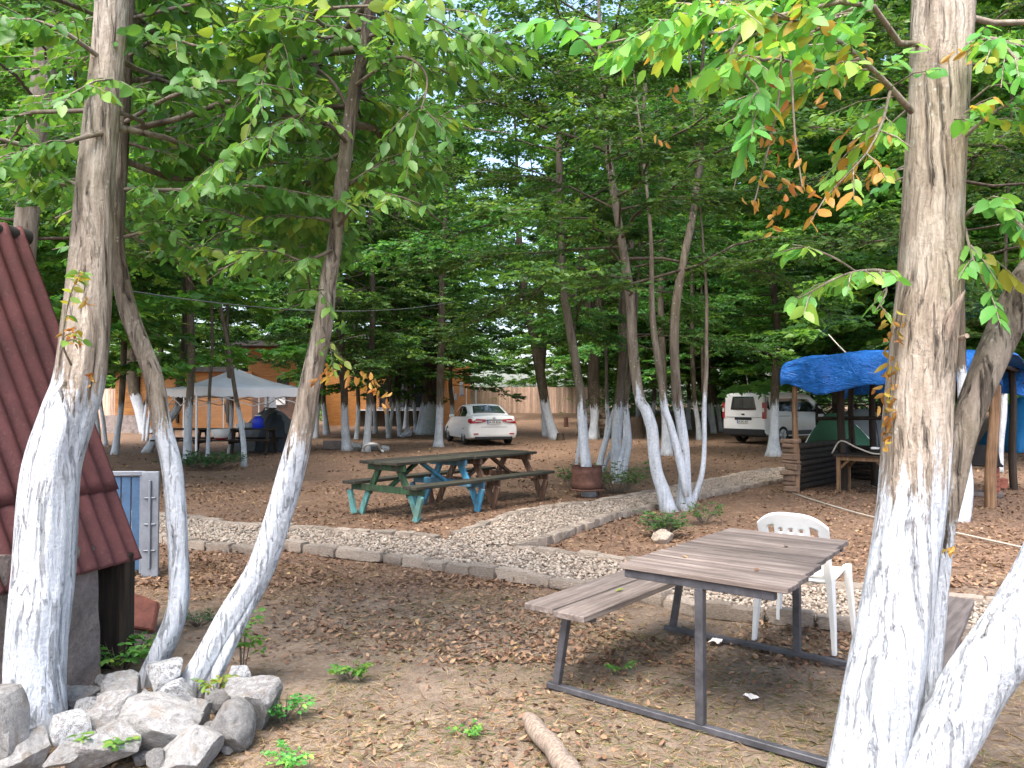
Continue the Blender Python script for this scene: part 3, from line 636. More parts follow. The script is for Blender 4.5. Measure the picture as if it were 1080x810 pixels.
t('white-footed tree beside the grey building block, its foot among white stones', [(366, 475, 10.5), (364, 450, 8), (363, 416, 7.5), (361, 390, 8), (358, 330, 8)], tone=.08, cz=2.8, R_=3.0)
t('slightly leaning white-footed tree with a white hose at its foot', [(386, 476, 8.5), (388, 450, 7), (390, 416, 6.5), (391, 380, 6), (393, 320, 6)], tone=.08, cz=2.6, R_=3.0)
t('short whitewashed trunk just past the big leaning tree of the stone heap', [(345, 458, 7), (343, 440, 6), (341, 419, 5), (341, 380, 5)], tone=.08, R_=2.4, nb=16)
t('thin white stem before the dark glazed cabin front, near the white hose', [(396, 457, 5), (395, 430, 4), (395, 416, 4), (394, 370, 4)], tone=.1, R_=2.0, nb=14)
t('thin white stem rising behind the plastic rubbish bag', [(428, 452, 6), (429, 430, 4), (430, 416, 4), (428, 370, 4)], tone=.1, R_=2.2, nb=14)
t('thin dark-topped white stem between the bag and the broad multi-stemmed trunk', [(439, 456, 5), (437, 430, 4), (434, 405, 4), (430, 380, 4)], tone=.08, R_=2.2, nb=14)
t('broad whitewashed trunk of several fused stems before the orange cabin', [(449, 458, 17), (451, 440, 14), (452, 420, 10), (451, 380, 8), (449, 300, 8)], [(441, 458, 6), (444, 440, 5.5), (448, 420, 5), (453, 400, 5)], [(457, 457, 6), (457, 435, 6), (458, 415, 5), (460, 380, 5)], tone=.06, cz=2.4, R_=3.4, nb=30)
t('straight white-footed tree rising from a soil mound next to the white sedan', [(463, 471, 11), (463, 462, 8.5), (464, 430, 7.6), (464, 421, 7.5), (465, 380, 7.5), (466, 340, 7), (467, 280, 6)], tone=.25, cz=2.9, R_=2.8)
t('dark twin-stemmed white-footed tree between sedan and rusty drum', [(585, 463, 11), (578, 440, 9.5), (574, 420, 9.5), (569, 390, 10), (560, 340, 9), (552, 300, 8), (548, 260, 7)], [(577, 460, 9), (574, 430, 8), (571, 396, 8), (574, 350, 6), (570, 290, 5)], tone=.05, cz=3.4, R_=3.4, nb=26, wash=1.6)
t('thin white stem standing tight against the pair by the red roof', [(97, 471, 5), (98, 445, 4.5), (100, 420, 4), (101, 380, 4)], tone=.1, R_=1.8, nb=12, cz=3.4)
t('slim white-footed tree framed between the gazebo posts and rubble wall', [(172, 466, 6), (171, 440, 5), (170, 415, 4.6), (170, 370, 4.4)], tone=.08, R_=2.4, nb=16, cz=3.8)
t('thin white stem showing just past the tent beside the leaning trunk', [(322, 460, 5), (324, 440, 4.4), (325, 418, 4), (324, 380, 4)], tone=.08, R_=2.4, nb=18, cz=3.0)
t('white-footed stem in the gap between leaning trunk and block', [(333, 462, 6), (334, 440, 5), (336, 418, 4.6), (335, 370, 4.4)], tone=.06, R_=2.6, nb=20, cz=2.8)
t('thin white stem nearest the deck edge of the dark glazed cabin', [(376, 463, 5), (378, 430, 4.5), (377, 405, 4), (375, 370, 4)], tone=.06, R_=2.4, nb=18, cz=2.1)
t('forked thin white stem standing before the cabin window frame', [(410, 462, 5), (408, 432, 4.5), (411, 405, 4), (412, 370, 4)], [(410, 460, 4), (414, 430, 3.5), (417, 405, 3)], tone=.06, R_=2.4, nb=20, cz=2.0)
t('dark stem with low whitewash between thin stems before the orange cabin', [(422, 460, 5), (420, 430, 5), (421, 400, 4.5), (420, 370, 4)], tone=.04, R_=2.4, nb=20, cz=2.0)
t('slim white stem right beside the car front, before the orange wall', [(476, 461, 5), (477, 430, 4.5), (475, 405, 4), (476, 370, 4)], tone=.06, R_=2.4, nb=20, cz=2.2)
# --- centre
t('white-footed tree standing behind the rusty drum, its brown trunk bare above', [(622, 523, 13.5), (620, 505, 12), (616, 470, 10), (614, 440, 10), (613, 421, 9), (610, 400, 9), (606, 374, 8.5), (600, 340, 8), (594, 300, 8), (592, 250, 7), (590, 180, 7)], [(606, 512, 4), (608, 490, 3.5), (611, 465, 3.5), (612, 440, 3.5), (611, 415, 3)], tone=.28, cz=3.3, R_=3.4, nb=28)
t('dark thick forked tree with cream forked foot behind the rusty drum tree', [(625, 463, 9), (627, 442, 8.5), (627, 425, 12), (626, 395, 13), (629, 350, 10), (634, 300, 10), (640, 250, 9)], [(626, 400, 9), (622, 340, 9), (616, 290, 8), (612, 240, 6)], [(630, 462, 5), (629, 440, 5), (628, 425, 5)], tone=.03, cz=3.8, R_=3.4, wash=1.35)
t('clump of cream thin stems splaying out of the shrub beside the rusty drum', [(651, 500, 11.5), (650, 470, 10.5), (652, 440, 10), (653, 424, 9), (655, 400, 8), (660, 330, 8)], [(630, 499, 7), (636, 475, 6.5), (645, 445, 6), (653, 416, 5.5), (655, 380, 5), (654, 330, 4)], [(654, 509, 9), (661, 480, 7), (663, 465, 7), (661, 440, 6.5), (660, 424, 6), (664, 400, 5), (667, 380, 5), (670, 340, 4)], [(647, 509, 5), (653, 490, 5), (658, 470, 4.5), (659, 450, 4)], [(635, 498, 4), (640, 486, 4), (647, 470, 4), (650, 455, 3)], [(632, 497, 4), (638, 465, 4), (641, 440, 4), (640, 424, 4)], tone=.15, cz=2.7, R_=3.0, nb=24)
t('white tree with elbow-bent trunk at the fork of the paths, with three more stems', [(706, 539, 15), (700, 520, 13.5), (693, 499, 12.5), (690, 480, 12.5), (688, 455, 12.5), (686, 446, 12.5), (681, 432, 11.5), (675, 421, 11), (670, 390, 11), (667, 360, 10.5), (665, 320, 10), (660, 280, 9), (650, 220, 8), (640, 150, 8)],
  [(721, 537, 15.5), (722, 500, 12.5), (721, 470, 11), (718, 445, 10), (714, 421, 10), (712, 390, 9), (711, 360, 9), (713, 320, 9), (722, 270, 8), (732, 220, 8), (740, 150, 8)], [(724, 524, 5), (721, 505, 8), (713, 470, 8), (706, 445, 7.5), (701, 430, 7.5), (697, 400, 7), (693, 374, 7), (688, 330, 6)], [(726, 536, 8), (735, 517, 6), (741, 495, 5.2), (743, 465, 4.6), (743, 429, 4.4), (745, 390, 4), (745, 360, 3.6), (745, 310, 3)], tone=.36, cz=3.0, R_=3.6, nb=34, wash=1.62)
t('straight white trunk seen between the elbow-bent stems at the path fork', [(704, 480, 11.5), (703, 460, 9.5), (702, 440, 8.5), (700, 420, 8), (699, 380, 8), (697, 320, 7)], tone=.15, R_=3.2, cz=3.0, wash=1.55)
t('two thin white stems close together behind the path fork', [(738, 464, 6.5), (736, 445, 5.5), (733, 424, 5), (731, 390, 5), (730, 330, 5)], [(743, 464, 5), (742, 440, 4.5), (742, 422, 4), (741, 380, 4)], tone=.1, R_=3.0)
t('thin white-footed tree beside the rear corner of the white van', [(753, 457, 6.5), (750, 430, 5.5), (749, 410, 5), (747, 370, 5)], [(761, 455, 4), (757, 430, 4), (751, 408, 4), (746, 385, 3)], tone=.1, R_=3.0)
t('dark tree with bulging white foot standing against the side of the white van', [(816, 481, 17), (816, 470, 12), (817, 450, 9.5), (817, 427, 9), (818, 400, 9), (820, 360, 8.5), (818, 320, 8), (815, 285, 8), (816, 230, 7)], tone=.03, cz=3.6, R_=3.2, wash=1.5)
t('dark twin trunk rising behind the roof of the white van', [(799, 452, 8), (798, 400, 7.5), (797, 350, 7), (795, 300, 7)], [(803, 452, 6), (804, 400, 5), (803, 360, 5)], tone=.02, cz=4.0, R_=3.6, wash=-9)
t('thin white stem between the elbow-bent tree and the woodpile stump', [(689, 458, 5.5), (688, 440, 5), (690, 422, 4.6), (689, 380, 4.4)], tone=.06, R_=2.6, nb=20, wash=1.6)
t('thin white stem seen in the gap of the forked white stems, far off', [(727, 453, 5), (726, 438, 4.4), (727, 422, 4), (726, 385, 4)], tone=.06, R_=2.6, nb=20, wash=1.6)
t('whitish stem leaning toward the rear of the white van', [(752, 452, 4.5), (746, 432, 4), (739, 408, 3.6), (734, 380, 3)], tone=.2, R_=2.2, nb=16, wash=1.8)
t('slim white-footed tree far behind the sloping cream stems', [(672, 455, 5), (673, 435, 4.6), (672, 415, 4.4), (670, 370, 4)], tone=.05, R_=2.8, nb=22, wash=1.6)
# --- right
t('white curved trunk foot standing just past the forked grey bough of the near tree', [(1010, 549, 20), (1018, 537, 12.5), (1021, 512, 10.5), (1019, 490, 10), (1017, 470, 9.5), (1016, 440, 9), (1014, 380, 9), (1013, 300, 8)], tone=.2, cz=3.2, R_=3.0, nb=24, wash=1.9)
t('thin white stem hanging close behind the peeled corner pole of the shelter', [(1056, 498, 4.5), (1056, 470, 5), (1058, 440, 6.5), (1059, 422, 6), (1060, 380, 5)], tone=.1, R_=2.2, nb=14, wash=1.75)
t('dark leaning trunk behind the blue tarpaulin shelter', [(936, 474, 11), (930, 380, 10.5), (920, 290, 9.5), (911, 220, 9), (902, 130, 9)], tone=.08, cz=3.9, R_=3.0, wash=-9)
t('dark upright trunk in front of the gap behind the tarpaulin', [(884, 470, 9), (882, 400, 9), (879, 340, 8), (876, 250, 8)], tone=.03, cz=3.8, R_=3.2, wash=-9)
# --- behind the hut
tree('tan trunk rising behind the ridge of the red hut roof', [[(8, 575, 26), (14, 400, 24), (26, 250, 23), (38, 150, 21), (48, 60, 20), (56, 0, 18)]], tone=.6, cz=3.2, R_=2.6, nb=22, wash=1.5, name='hornbeam_tree')
tree('slim dark trunk beside the near leaning tree, behind the hut', [[(93, 500, 9), (96, 420, 8), (99, 330, 8), (101, 250, 7)]], tone=.05, cz=3.8, R_=2.0, wash=1.2)
# --- the deep wood: dark slim trees, repeats of six models
FAR = []
def far_model(i):
    r = np.random.default_rng(900 + i); H = r.uniform(18.5, 22); lean = r.uniform(-.6, .6)
    pts = [Vector((lean * (z / H) ** 1.4 + .12 * math.sin(z * 1.1 + i), .1 * math.cos(z * .9 + i), z)) for z in np.linspace(-.2, H, 9)]
    rad = np.linspace(.16, .03, 9) * r.uniform(.8, 1.15)
    tr = np_mesh('trunk', *stem_np(pts, rad, 9, 26, 1.35 if i < 3 else -9, .04, False, 700 + i, flare=.4, groove=.07)); tr.materials.append(M['bark'])
    lb = crown_lb(r, axis_of(pts), 1.8 + .5 * (i % 3), H - .3, 92, 4.1, 30, .24, nl=14, thin=.25, hue=(0, .8), limbr=.006, rise=(.1, 1.0), vr=.3, twigs=False)
    cr = lb_mesh(lb, 'crown', DIAM); cr.materials.append(M['leaf_far_lit'])
    return tr, cr
FAR = [far_model(i) for i in range(6)]
def far_tree(x, y, i, s, rz, label, group):
    tr, cr = FAR[i]; root = empty('woodland_tree', (x, y, gz(x, y)), rz, label, 'tree', group); root.scale = (s, s, s * random.uniform(.92, 1.1))
    link('trunk', tr, None, root); link('crown', cr, None, root)
rr = random.Random(5); placed = []
def scatter(n, y0, y1, mind, ok, label, group, kmax=.74):
    c = 0; tries = 0
    while c < n and tries < n * 60:
        tries += 1; y = rr.uniform(y0, y1); x = rr.uniform(-kmax, kmax) * y
        if not ok(x, y) or any((x - a) ** 2 + (y - b) ** 2 < mind ** 2 for a, b in placed): continue
        placed.append((x, y)); c += 1
        far_tree(x, y, rr.randrange(6), rr.uniform(.85, 1.2), rr.uniform(0, 6.28), label, group)
def clear(x, y):
    px = 540 + 811 * x / y
    if 470 < px < 645 and y < 57: return False     # board fence and sedan in view
    if 355 < px < 640 and y < 46: return False
    if px <= 355 and y < 46: return False
    if 740 < px < 880 and y < 37: return False
    return True
scatter(34, 34, 46, 3.3, lambda x, y: clear(x, y) and not (x < -.5 and y < 38), 'slim dark-trunked tree at the far edge of the clearing, behind vehicles and cabins', 'trees at the edge of the wood')
scatter(74, 47, 80, 3.6, lambda x, y: True, 'slim dark tree deep in the wood beyond the board fence', 'trees deep in the wood')
scatter(18, 17, 33, 3.0, lambda x, y: (y > 19 and 880 < 540 + 811 * x / y < 1160) , 'slim dark-trunked tree in the shade behind the tarpaulin shelter', 'trees behind the shelter', kmax=.8)
scatter(8, 12, 24, 2.6, lambda x, y: -60 < 540 + 811 * x / y < 85, 'slim dark-trunked tree in the shade behind the red hut', 'trees behind the red hut', kmax=.8)
# ================================================================ the near trees
def near_pts(st, y, dy=0.0):
    n = len(st); P = []; rad = []
    for i, p in enumerate(st):
        yy = y + dy * i / (n - 1) if len(p) < 4 else p[3]
        P.append(at(p[0], p[1], yy)); rad.append(p[2] / FPX * yy / 2 * .93)
    return P, rad
def grow(P, rad, top, n=4, lean=(0, 0)):
    d = (P[-1] - P[-2]).normalized(); q = P[-1].copy(); rr_ = rad[-1]; dz = (top - q.z) / n
    for i in range(n): q = q + Vector((d.x / max(d.z, .3) * dz * .6 + lean[0], lean[1], dz)); rr_ *= .8; P.append(q.copy()); rad.append(rr_)
    return P, rad
def limit_keep(fn, ymin=2.35):
    def k(P):
        px, py = proj(P); return (P[:, 1] > ymin) & ((py < np.interp(px, *fn)) | (P[:, 1] < .3))
    return k
def hero_branch(lb, r, pts, r0, leaf, ntw, twl=(.2, .5), hue=(.3, .8), nl=8, droop=.15, hang=.45, tip=True, jit=.55):
    C = crom(np.array([tuple(p) for p in pts]), 14); s = np.linspace(0, 1, 14)
    lb.twig(C, r0 * (1 - .8 * s) + .0015, 6)
    if ntw == 0: return
    T = np.gradient(C, axis=0); u = np.sort(r.uniform(.12, 1, ntw)); p = np.stack([np.interp(u, s, C[:, i]) for i in range(3)], -1); d0 = unit(np.stack([np.interp(u, s, T[:, i]) for i in range(3)], -1))
    sd = unit(np.cross(d0, np.array([0, 0, 1.]))) * np.where(np.arange(ntw) % 2 == 0, 1, -1)[:, None]
    a = r.uniform(.5, 1.15, ntw)[:, None]; d = d0 * np.cos(a) + sd * np.sin(a); d[:, 2] += r.normal(-.08, .12, ntw)
    if tip: p[-1] = C[-1]; d[-1] = d0[-1]
    l = r.uniform(twl[0], twl[1], ntw)
    for q in range(ntw): lb.twig([p[q], p[q] + d[q] * l[q] * .5, p[q] + d[q] * l[q] - np.array([0, 0, droop * l[q]])], [.0035, .0025, .0012], 4)
    spray(lb, r, p, d, l, nl, leaf, hue, droop, hang, jit)
LIM_L = ([-400, 0, 60, 75, 130, 180, 280, 345, 400, 450, 480, 520, 700], [175, 190, 215, 170, 215, 285, 290, 320, 225, 220, 130, 75, 30])
# ---- big leaning twin-fluted tree on the stone heap
B1 = gp(40, 772)
T1 = empty('hornbeam_tree', B1, 0, 'big leaning whitewashed tree with fluted trunk in front of the red roof', 'tree', 'trees on the limestone heap')
P, rad = near_pts([(39, 778, 60), (38, 740, 57), (38, 700, 60), (43, 640, 61), (47, 600, 61), (53, 500, 58), (70, 440, 55), (84, 395, 52), (94, 300, 46), (100, 200, 39), (108, 120, 36), (117, 20, 33)], 3.62, .35); P[0].z -= .05
P1T, r1 = grow(P, rad, 7.5)
stem_obj(T1, P1T, r1, 72, 260, 1.66, .85, True, 11, flare=.18, lobes=.30, groove=.045)
kn = MB()
for i in range(9):
    tq = i / 8; kn.tube([at(38 + 20 * tq - 1, 530 - 36 * tq ** .7, 3.52), at(40 + 20 * tq, 526 - 36 * tq ** .7, 3.50)], [.008 + .006 * random.random()] * 2, 6)
r = np.random.default_rng(101)
lb = crown_lb(r, axis_of(P1T), 2.4, 7.2, 32, 2.3, 34, .085, nl=8, thin=0, ymin=2.9, hue=(.2, .75), twl=(.25, .55))
hero_branch(lb, r, [at(108, 140, 3.85), at(70, 150, 3.75), at(30, 165, 3.7), at(-30, 180, 3.6)], .012, .078, 16, hue=(.35, .85))
hero_branch(lb, r, [at(112, 90, 3.9), at(118, 84, 3.6), at(100, 86, 3.3), at(84, 94, 3.15)], .006, .085, 5, twl=(.1, .2), hue=(.5, .8))
hero_branch(lb, r, [at(105, 60, 3.9), at(60, 30, 3.7), at(10, 20, 3.6), at(-60, 40, 3.5)], .012, .085, 18, hue=(.2, .8))
hero_branch(lb, r, [at(75, 385, 3.5), at(66, 360, 3.42), at(72, 320, 3.42), at(84, 285, 3.45)], .004, .055, 12, twl=(.06, .14), nl=4, hue=(.75, .95), tip=False)
add_crown(T1, lb, LEAF, 'leaf_near', limit_keep(([-400, 0, 66, 67, 95, 96, 130, 180, 280, 345, 400, 450, 480, 520, 700], [180, 195, 205, 392, 392, 230, 215, 285, 290, 320, 225, 220, 130, 75, 30])), .5)
def dry_leaves(root, spots, n, leaf, seed, name='dried_leaf_spray', lab='withered orange leaves clinging to the tree', hue=(.955, 1)):
    r = np.random.default_rng(seed)
    for c in spots:
        m = n; P = np.array(c)[None] + r.normal(0, .018, (m, 3)); D = np.stack([r.normal(0, .5, m), r.normal(0, .5, m), r.uniform(-1, -.2, m)], -1); N = r.normal(0, 1, (m, 3))
        L = leaf * r.uniform(.6, 1.1, m); H = r.uniform(*hue, m)
        V, lo, sz = leaves_np(P, D, N, L, L * .42, LEAF, r.uniform(.3, 1.2, m), r.uniform(-.3, .6, m))
        me = np_mesh(name, V - np.array(root.location), lo, sz, {'hue': np.repeat(H, 10)}); o = link(name, me, M['leaf_near'], root); o['label'] = lab
dry_leaves(T1, [tuple(at(*q, 3.5)) for q in ((75, 352), (80, 345), (87, 320), (78, 358), (92, 398))], 5, .05, 5)
# ---- thin curved tree
B2 = gp(158, 722)
T2 = empty('hornbeam_tree', B2, 0, 'thin whitewashed tree with an S-curved trunk on the stone heap', 'tree', 'trees on the limestone heap')
P, rad = near_pts([(152, 732, 24), (156, 716, 22), (172, 683, 25), (187, 640, 23), (188, 592, 21.5), (182, 501, 22), (171, 451, 20), (162, 400, 20), (149, 365, 19), (133, 321, 19), (125, 272, 15), (124, 237, 14.5), (128, 170, 14), (132, 90, 13), (136, 10, 12)], 4.28); P[0].z -= .05
P2T, r2 = grow(P, rad, 6.8)
stem_obj(T2, P2T, r2, 40, 220, 1.42, [[0, 1.9, 2.6, 7], [.8, .8, .3, .1]], True, 23, flare=.12, groove=.05)
r = np.random.default_rng(102)
lb = crown_lb(r, axis_of(P2T), 2.3, 6.8, 34, 2.5, 38, .085, nl=8, thin=0, ymin=2.9, hue=(.1, .7), twl=(.25, .55))
hero_branch(lb, r, [at(130, 200, 4.28), at(200, 200, 4.15), at(270, 196, 4.05), at(350, 210, 4.0)], .011, .088, 22, hue=(.3, .75))
hero_branch(lb, r, [at(133, 330, 4.25), at(136, 290, 4.15), at(140, 250, 4.1), at(150, 225, 4.0)], .004, .07, 9, twl=(.1, .22), hue=(.3, .75))
hero_branch(lb, r, [at(130, 130, 4.28), at(185, 100, 4.0), at(250, 85, 3.8), at(310, 105, 3.7)], .012, .09, 20, hue=(.3, .75))
for pts in (((132, 150, 4.28), (175, 160, 4.4), (230, 150, 4.6), (290, 165, 4.7)), ((131, 250, 4.28), (165, 245, 4.3), (200, 262, 4.35), (240, 255, 4.4)), ((134, 60, 4.28), (170, 40, 4.1), (220, 50, 3.9), (260, 30, 3.8)), ((130, 200, 4.28), (100, 205, 4.2), (60, 190, 4.1), (20, 200, 4.05)), ((136, 20, 4.28), (200, 5, 4.3), (260, -5, 4.2), (330, 20, 4.1))):
    hero_branch(lb, r, [at(*p) for p in pts], .010, .10, 24, twl=(.2, .5), hue=(.3, .85))
add_crown(T2, lb, LEAF, 'leaf_near', limit_keep(LIM_L), .4)
# ---- leaning tree
B3 = gp(205, 727)
T3 = empty('hornbeam_tree', B3, 0, 'whitewashed tree leaning over the bare soil with a split foot', 'tree', 'trees on the limestone heap')
P, rad = near_pts([(196, 741, 38), (204, 722, 32), (222, 690, 30), (245, 650, 33), (273, 602, 30), (291, 552, 29), (306, 501, 29), (319, 450, 26), (328, 400, 23), (340, 345, 22), (346, 296, 19), (353, 257, 16), (362, 180, 16), (373, 100, 15), (389, 20, 14)], 4.12); P[0].z -= .05
P3T, r3 = grow(P, rad, 7.2)
stem_obj(T3, P3T, r3, 56, 240, 1.36, [[0, 2.0, 2.7, 3.2, 7], [.85, .85, .5, .08, .05]], True, 37, flare=.15, groove=.05)
P, rad = near_pts([(222, 738, 14), (227, 716, 15), (238, 690, 15), (252, 662, 13), (266, 634, 10), (276, 610, 6)], 4.09)
P[0].z -= .04; stem_obj(T3, P, rad, 32, 90, 1.0, .75, True, 41, flare=.1, name='buttress_root', groove=.12)
r = np.random.default_rng(103)
lb = crown_lb(r, axis_of(P3T), 2.5, 7.2, 36, 2.7, 38, .088, nl=8, thin=0, ymin=2.9, hue=(.1, .75), twl=(.25, .6))
hero_branch(lb, r, [at(354, 262, 4.1), at(320, 275, 4.0), at(285, 265, 3.95), at(230, 285, 3.9)], .008, .082, 14, hue=(.4, .8))
hero_branch(lb, r, [at(356, 240, 4.1), at(385, 205, 3.9), at(415, 206, 3.8), at(445, 216, 3.7)], .008, .08, 10, twl=(.15, .3), hue=(.6, .85))
hero_branch(lb, r, [at(350, 300, 4.08), at(335, 310, 3.95), at(315, 318, 3.9), at(290, 322, 3.85)], .005, .075, 6, twl=(.1, .25), hue=(.5, .8))
hero_branch(lb, r, [at(366, 150, 4.1), at(330, 120, 3.8), at(280, 140, 3.6), at(240, 165, 3.5)], .011, .09, 18, hue=(.35, .8))
hero_branch(lb, r, [at(375, 90, 4.1), at(420, 60, 3.9), at(450, 80, 3.8), at(442, 125, 3.7)], .010, .088, 13, hue=(.3, .85))
hero_branch(lb, r, [at(380, 50, 4.1), at(330, 15, 3.6), at(400, 6, 3.2), at(470, 10, 3.0)], .010, .09, 14, hue=(.5, .88))
hero_branch(lb, r, [at(341, 345, 4.03), at(348, 365, 3.98), at(350, 378, 3.95)], .004, .06, 5, twl=(.06, .14), nl=4, hue=(.78, .9))
hero_branch(lb, r, [at(345, 390, 4.05), at(372, 395, 4.0), at(400, 412, 3.95), at(414, 425, 3.9)], .003, .05, 0)
for pts in (((365, 160, 4.12), (330, 175, 4.3), (290, 190, 4.5), (240, 200, 4.6)), ((372, 100, 4.12), (400, 110, 4.3), (440, 130, 4.5), (470, 120, 4.7)), ((370, 120, 4.12), (345, 80, 4.3), (300, 60, 4.4), (250, 75, 4.5)), ((360, 200, 4.12), (390, 180, 4.25), (420, 170, 4.4), (455, 180, 4.5)), ((385, 40, 4.12), (420, 30, 4.0), (470, 45, 3.9), (500, 40, 3.8)), ((356, 235, 4.12), (325, 230, 4.2), (290, 240, 4.3), (260, 230, 4.4)), ((383, 30, 4.12), (340, 40, 4.0), (300, 20, 3.9), (270, 110, 3.7))):
    hero_branch(lb, r, [at(*p) for p in pts], .010, .10, 24, twl=(.2, .5), hue=(.3, .85))
add_crown(T3, lb, LEAF, 'leaf_near', limit_keep(([-400, 0, 60, 75, 130, 180, 280, 335, 336, 365, 366, 400, 450, 480, 520, 700], [175, 190, 215, 170, 215, 285, 290, 320, 392, 392, 290, 228, 222, 135, 80, 30])), .2)
dry_leaves(T3, [tuple(at(*q, 3.98)) for q in ((343, 388), (348, 392), (362, 388), (375, 398), (384, 396), (392, 404), (398, 408), (405, 415), (410, 424), (335, 400))], 4, .055, 6)
# ---- near forked tree
yb = 2.82
B4 = at(925, 860, yb); B4.z = 0
T4 = empty('hornbeam_tree', B4, 0, 'near forked tree with peeling grey trunk and whitewashed foot beside the grey table', 'tree')
st = [(905, 880, 88), (914, 806, 77), (931, 724, 79), (945, 643, 74), (958, 561, 70), (965, 500, 71), (969, 423, 69), (977, 330, 66), (980, 296, 65), (985, 197, 63), (990, 99, 63), (994, 0, 65), (998, -80, 60)]
P, rad = near_pts(st, yb, .12); P4, r4 = grow(P, rad, 6.2)
stem_obj(T4, P4, r4, 96, 320, 1.28, .95, True, 53, flare=.05, lobes=.10, groove=.035, label='thick grey trunk peeled bare and washed white at the foot')
P, rad = near_pts([(950, 840, 40), (962, 780, 36), (973, 720, 34), (982, 660, 28), (988, 600, 28), (994, 560, 26), (1004, 510, 28), (1017, 453, 30), (1040, 392, 33), (1061, 345, 35), (1084, 300, 37), (1125, 225, 36)], yb + .06, .1)
P6, r6 = grow(P, rad, 5.5, 3); stem_obj(T4, P6, r6, 48, 200, 1.16, .62, True, 67, flare=.05, groove=.05, name='bough', label='grey mossy bough forking away from the trunk')
P, rad = near_pts([(955, 860, 66), (982, 806, 62), (1006, 765, 62), (1028, 724, 63), (1052, 690, 64), (1081, 650, 66), (1115, 585, 66), (1145, 480, 64)], yb - .05, -.15)
P5, r5 = grow(P, rad, 4.8, 3); stem_obj(T4, P5, r5, 64, 160, 1.6, .8, True, 71, flare=.05, groove=.045, name='bough', label='white bough sweeping outward low over the ground')
r = np.random.default_rng(104)
lb = crown_lb(r, axis_of(P4), 2.7, 6.2, 20, 1.5, 22, .082, nl=8, thin=0, ymin=2.3, hue=(.35, .92), twl=(.2, .5))
hb = lambda pts, r0, n, **k: hero_branch(lb, r, [at(*p) for p in pts], r0, k.pop('leaf', .078), n, **k)
hb([(962, 118, 2.85), (925, 78, 2.75), (880, 40, 2.65), (825, 16, 2.55)], .011, 16, hue=(.55, .96), twl=(.12, .32))
hb([(905, 62, 2.7), (870, 75, 2.6), (820, 62, 2.5), (770, 70, 2.45)], .005, 13, hue=(.55, .95), twl=(.1, .28))
hb([(840, 22, 2.6), (790, 12, 2.5), (740, 12, 2.4), (690, 30, 2.35)], .006, 16, hue=(.55, .9), twl=(.12, .3))
hb([(800, 14, 2.5), (770, 60, 2.45), (800, 95, 2.4), (790, 140, 2.4)], .004, 9, hue=(.5, .95), twl=(.1, .22))
hb([(940, 92, 2.8), (930, 130, 2.7), (915, 160, 2.65), (888, 190, 2.6)], .005, 9, hue=(.6, .98), twl=(.1, .22))
hb([(946, 292, 2.82), (925, 285, 2.75), (890, 290, 2.65), (842, 315, 2.6)], .006, 9, hue=(.68, .86), twl=(.10, .2), nl=6)
hb([(905, 288, 2.7), (880, 272, 2.62), (855, 262, 2.6), (836, 258, 2.58)], .003, 4, hue=(.68, .86), twl=(.08, .14), nl=4)
hb([(928, 286, 2.75), (935, 305, 2.7), (930, 318, 2.68), (922, 330, 2.66)], .003, 3, hue=(.6, .8), twl=(.06, .12), nl=4)
hb([(1010, 150, 2.85), (1040, 125, 2.75), (1065, 110, 2.7), (1100, 110, 2.65)], .007, 12, hue=(.5, .93), twl=(.12, .3))
hb([(1012, 60, 2.85), (1045, 40, 2.7), (1070, 60, 2.6), (1095, 90, 2.55)], .007, 14, hue=(.5, .92), twl=(.12, .3))
hb([(1015, 230, 2.86), (1035, 215, 2.8), (1060, 225, 2.75), (1095, 250, 2.7)], .006, 11, hue=(.5, .93), twl=(.12, .28))
hb([(1018, 240, 2.86), (1025, 270, 2.8), (1040, 300, 2.78), (1052, 322, 2.76)], .004, 8, hue=(.55, .93), twl=(.08, .2))
hb([(985, 130, 2.7), (1002, 128, 2.62), (1020, 118, 2.6)], .003, 4, hue=(.6, .96), twl=(.06, .12), nl=4)
for pts in (((824, 58, 2.5), (821, 105, 2.5), (812, 150, 2.5), (796, 212, 2.5)), ((834, 64, 2.5), (838, 138, 2.5), (842, 168, 2.5), (846, 198, 2.5)), ((824, 100, 2.5), (833, 190, 2.5), (825, 216, 2.5), (814, 236, 2.5))): hb(pts, .003, 0)
add_crown(T4, lb, LEAF, 'leaf_near', limit_keep(([0, 560, 640, 680, 720, 790, 830, 831, 948, 949, 1014, 1015, 1080, 1400], [20, 30, 60, 100, 145, 170, 200, 332, 332, 60, 130, 335, 345, 300]), 2.2), .6, fold=.15)
dry_leaves(T4, [tuple(at(*q, 2.5)) for q in ((818, 82), (826, 105), (812, 135), (838, 140), (815, 150), (842, 165), (805, 180), (832, 190), (845, 195), (795, 210), (825, 215), (815, 235), (868, 98), (860, 200))], 4, .047, 8)
dry_leaves(T4, [tuple(at(*q, 2.6)) for q in ((1008, 48), (1022, 60), (925, 180), (932, 182), (690, 55), (706, 92), (697, 145))], 3, .05, 9)
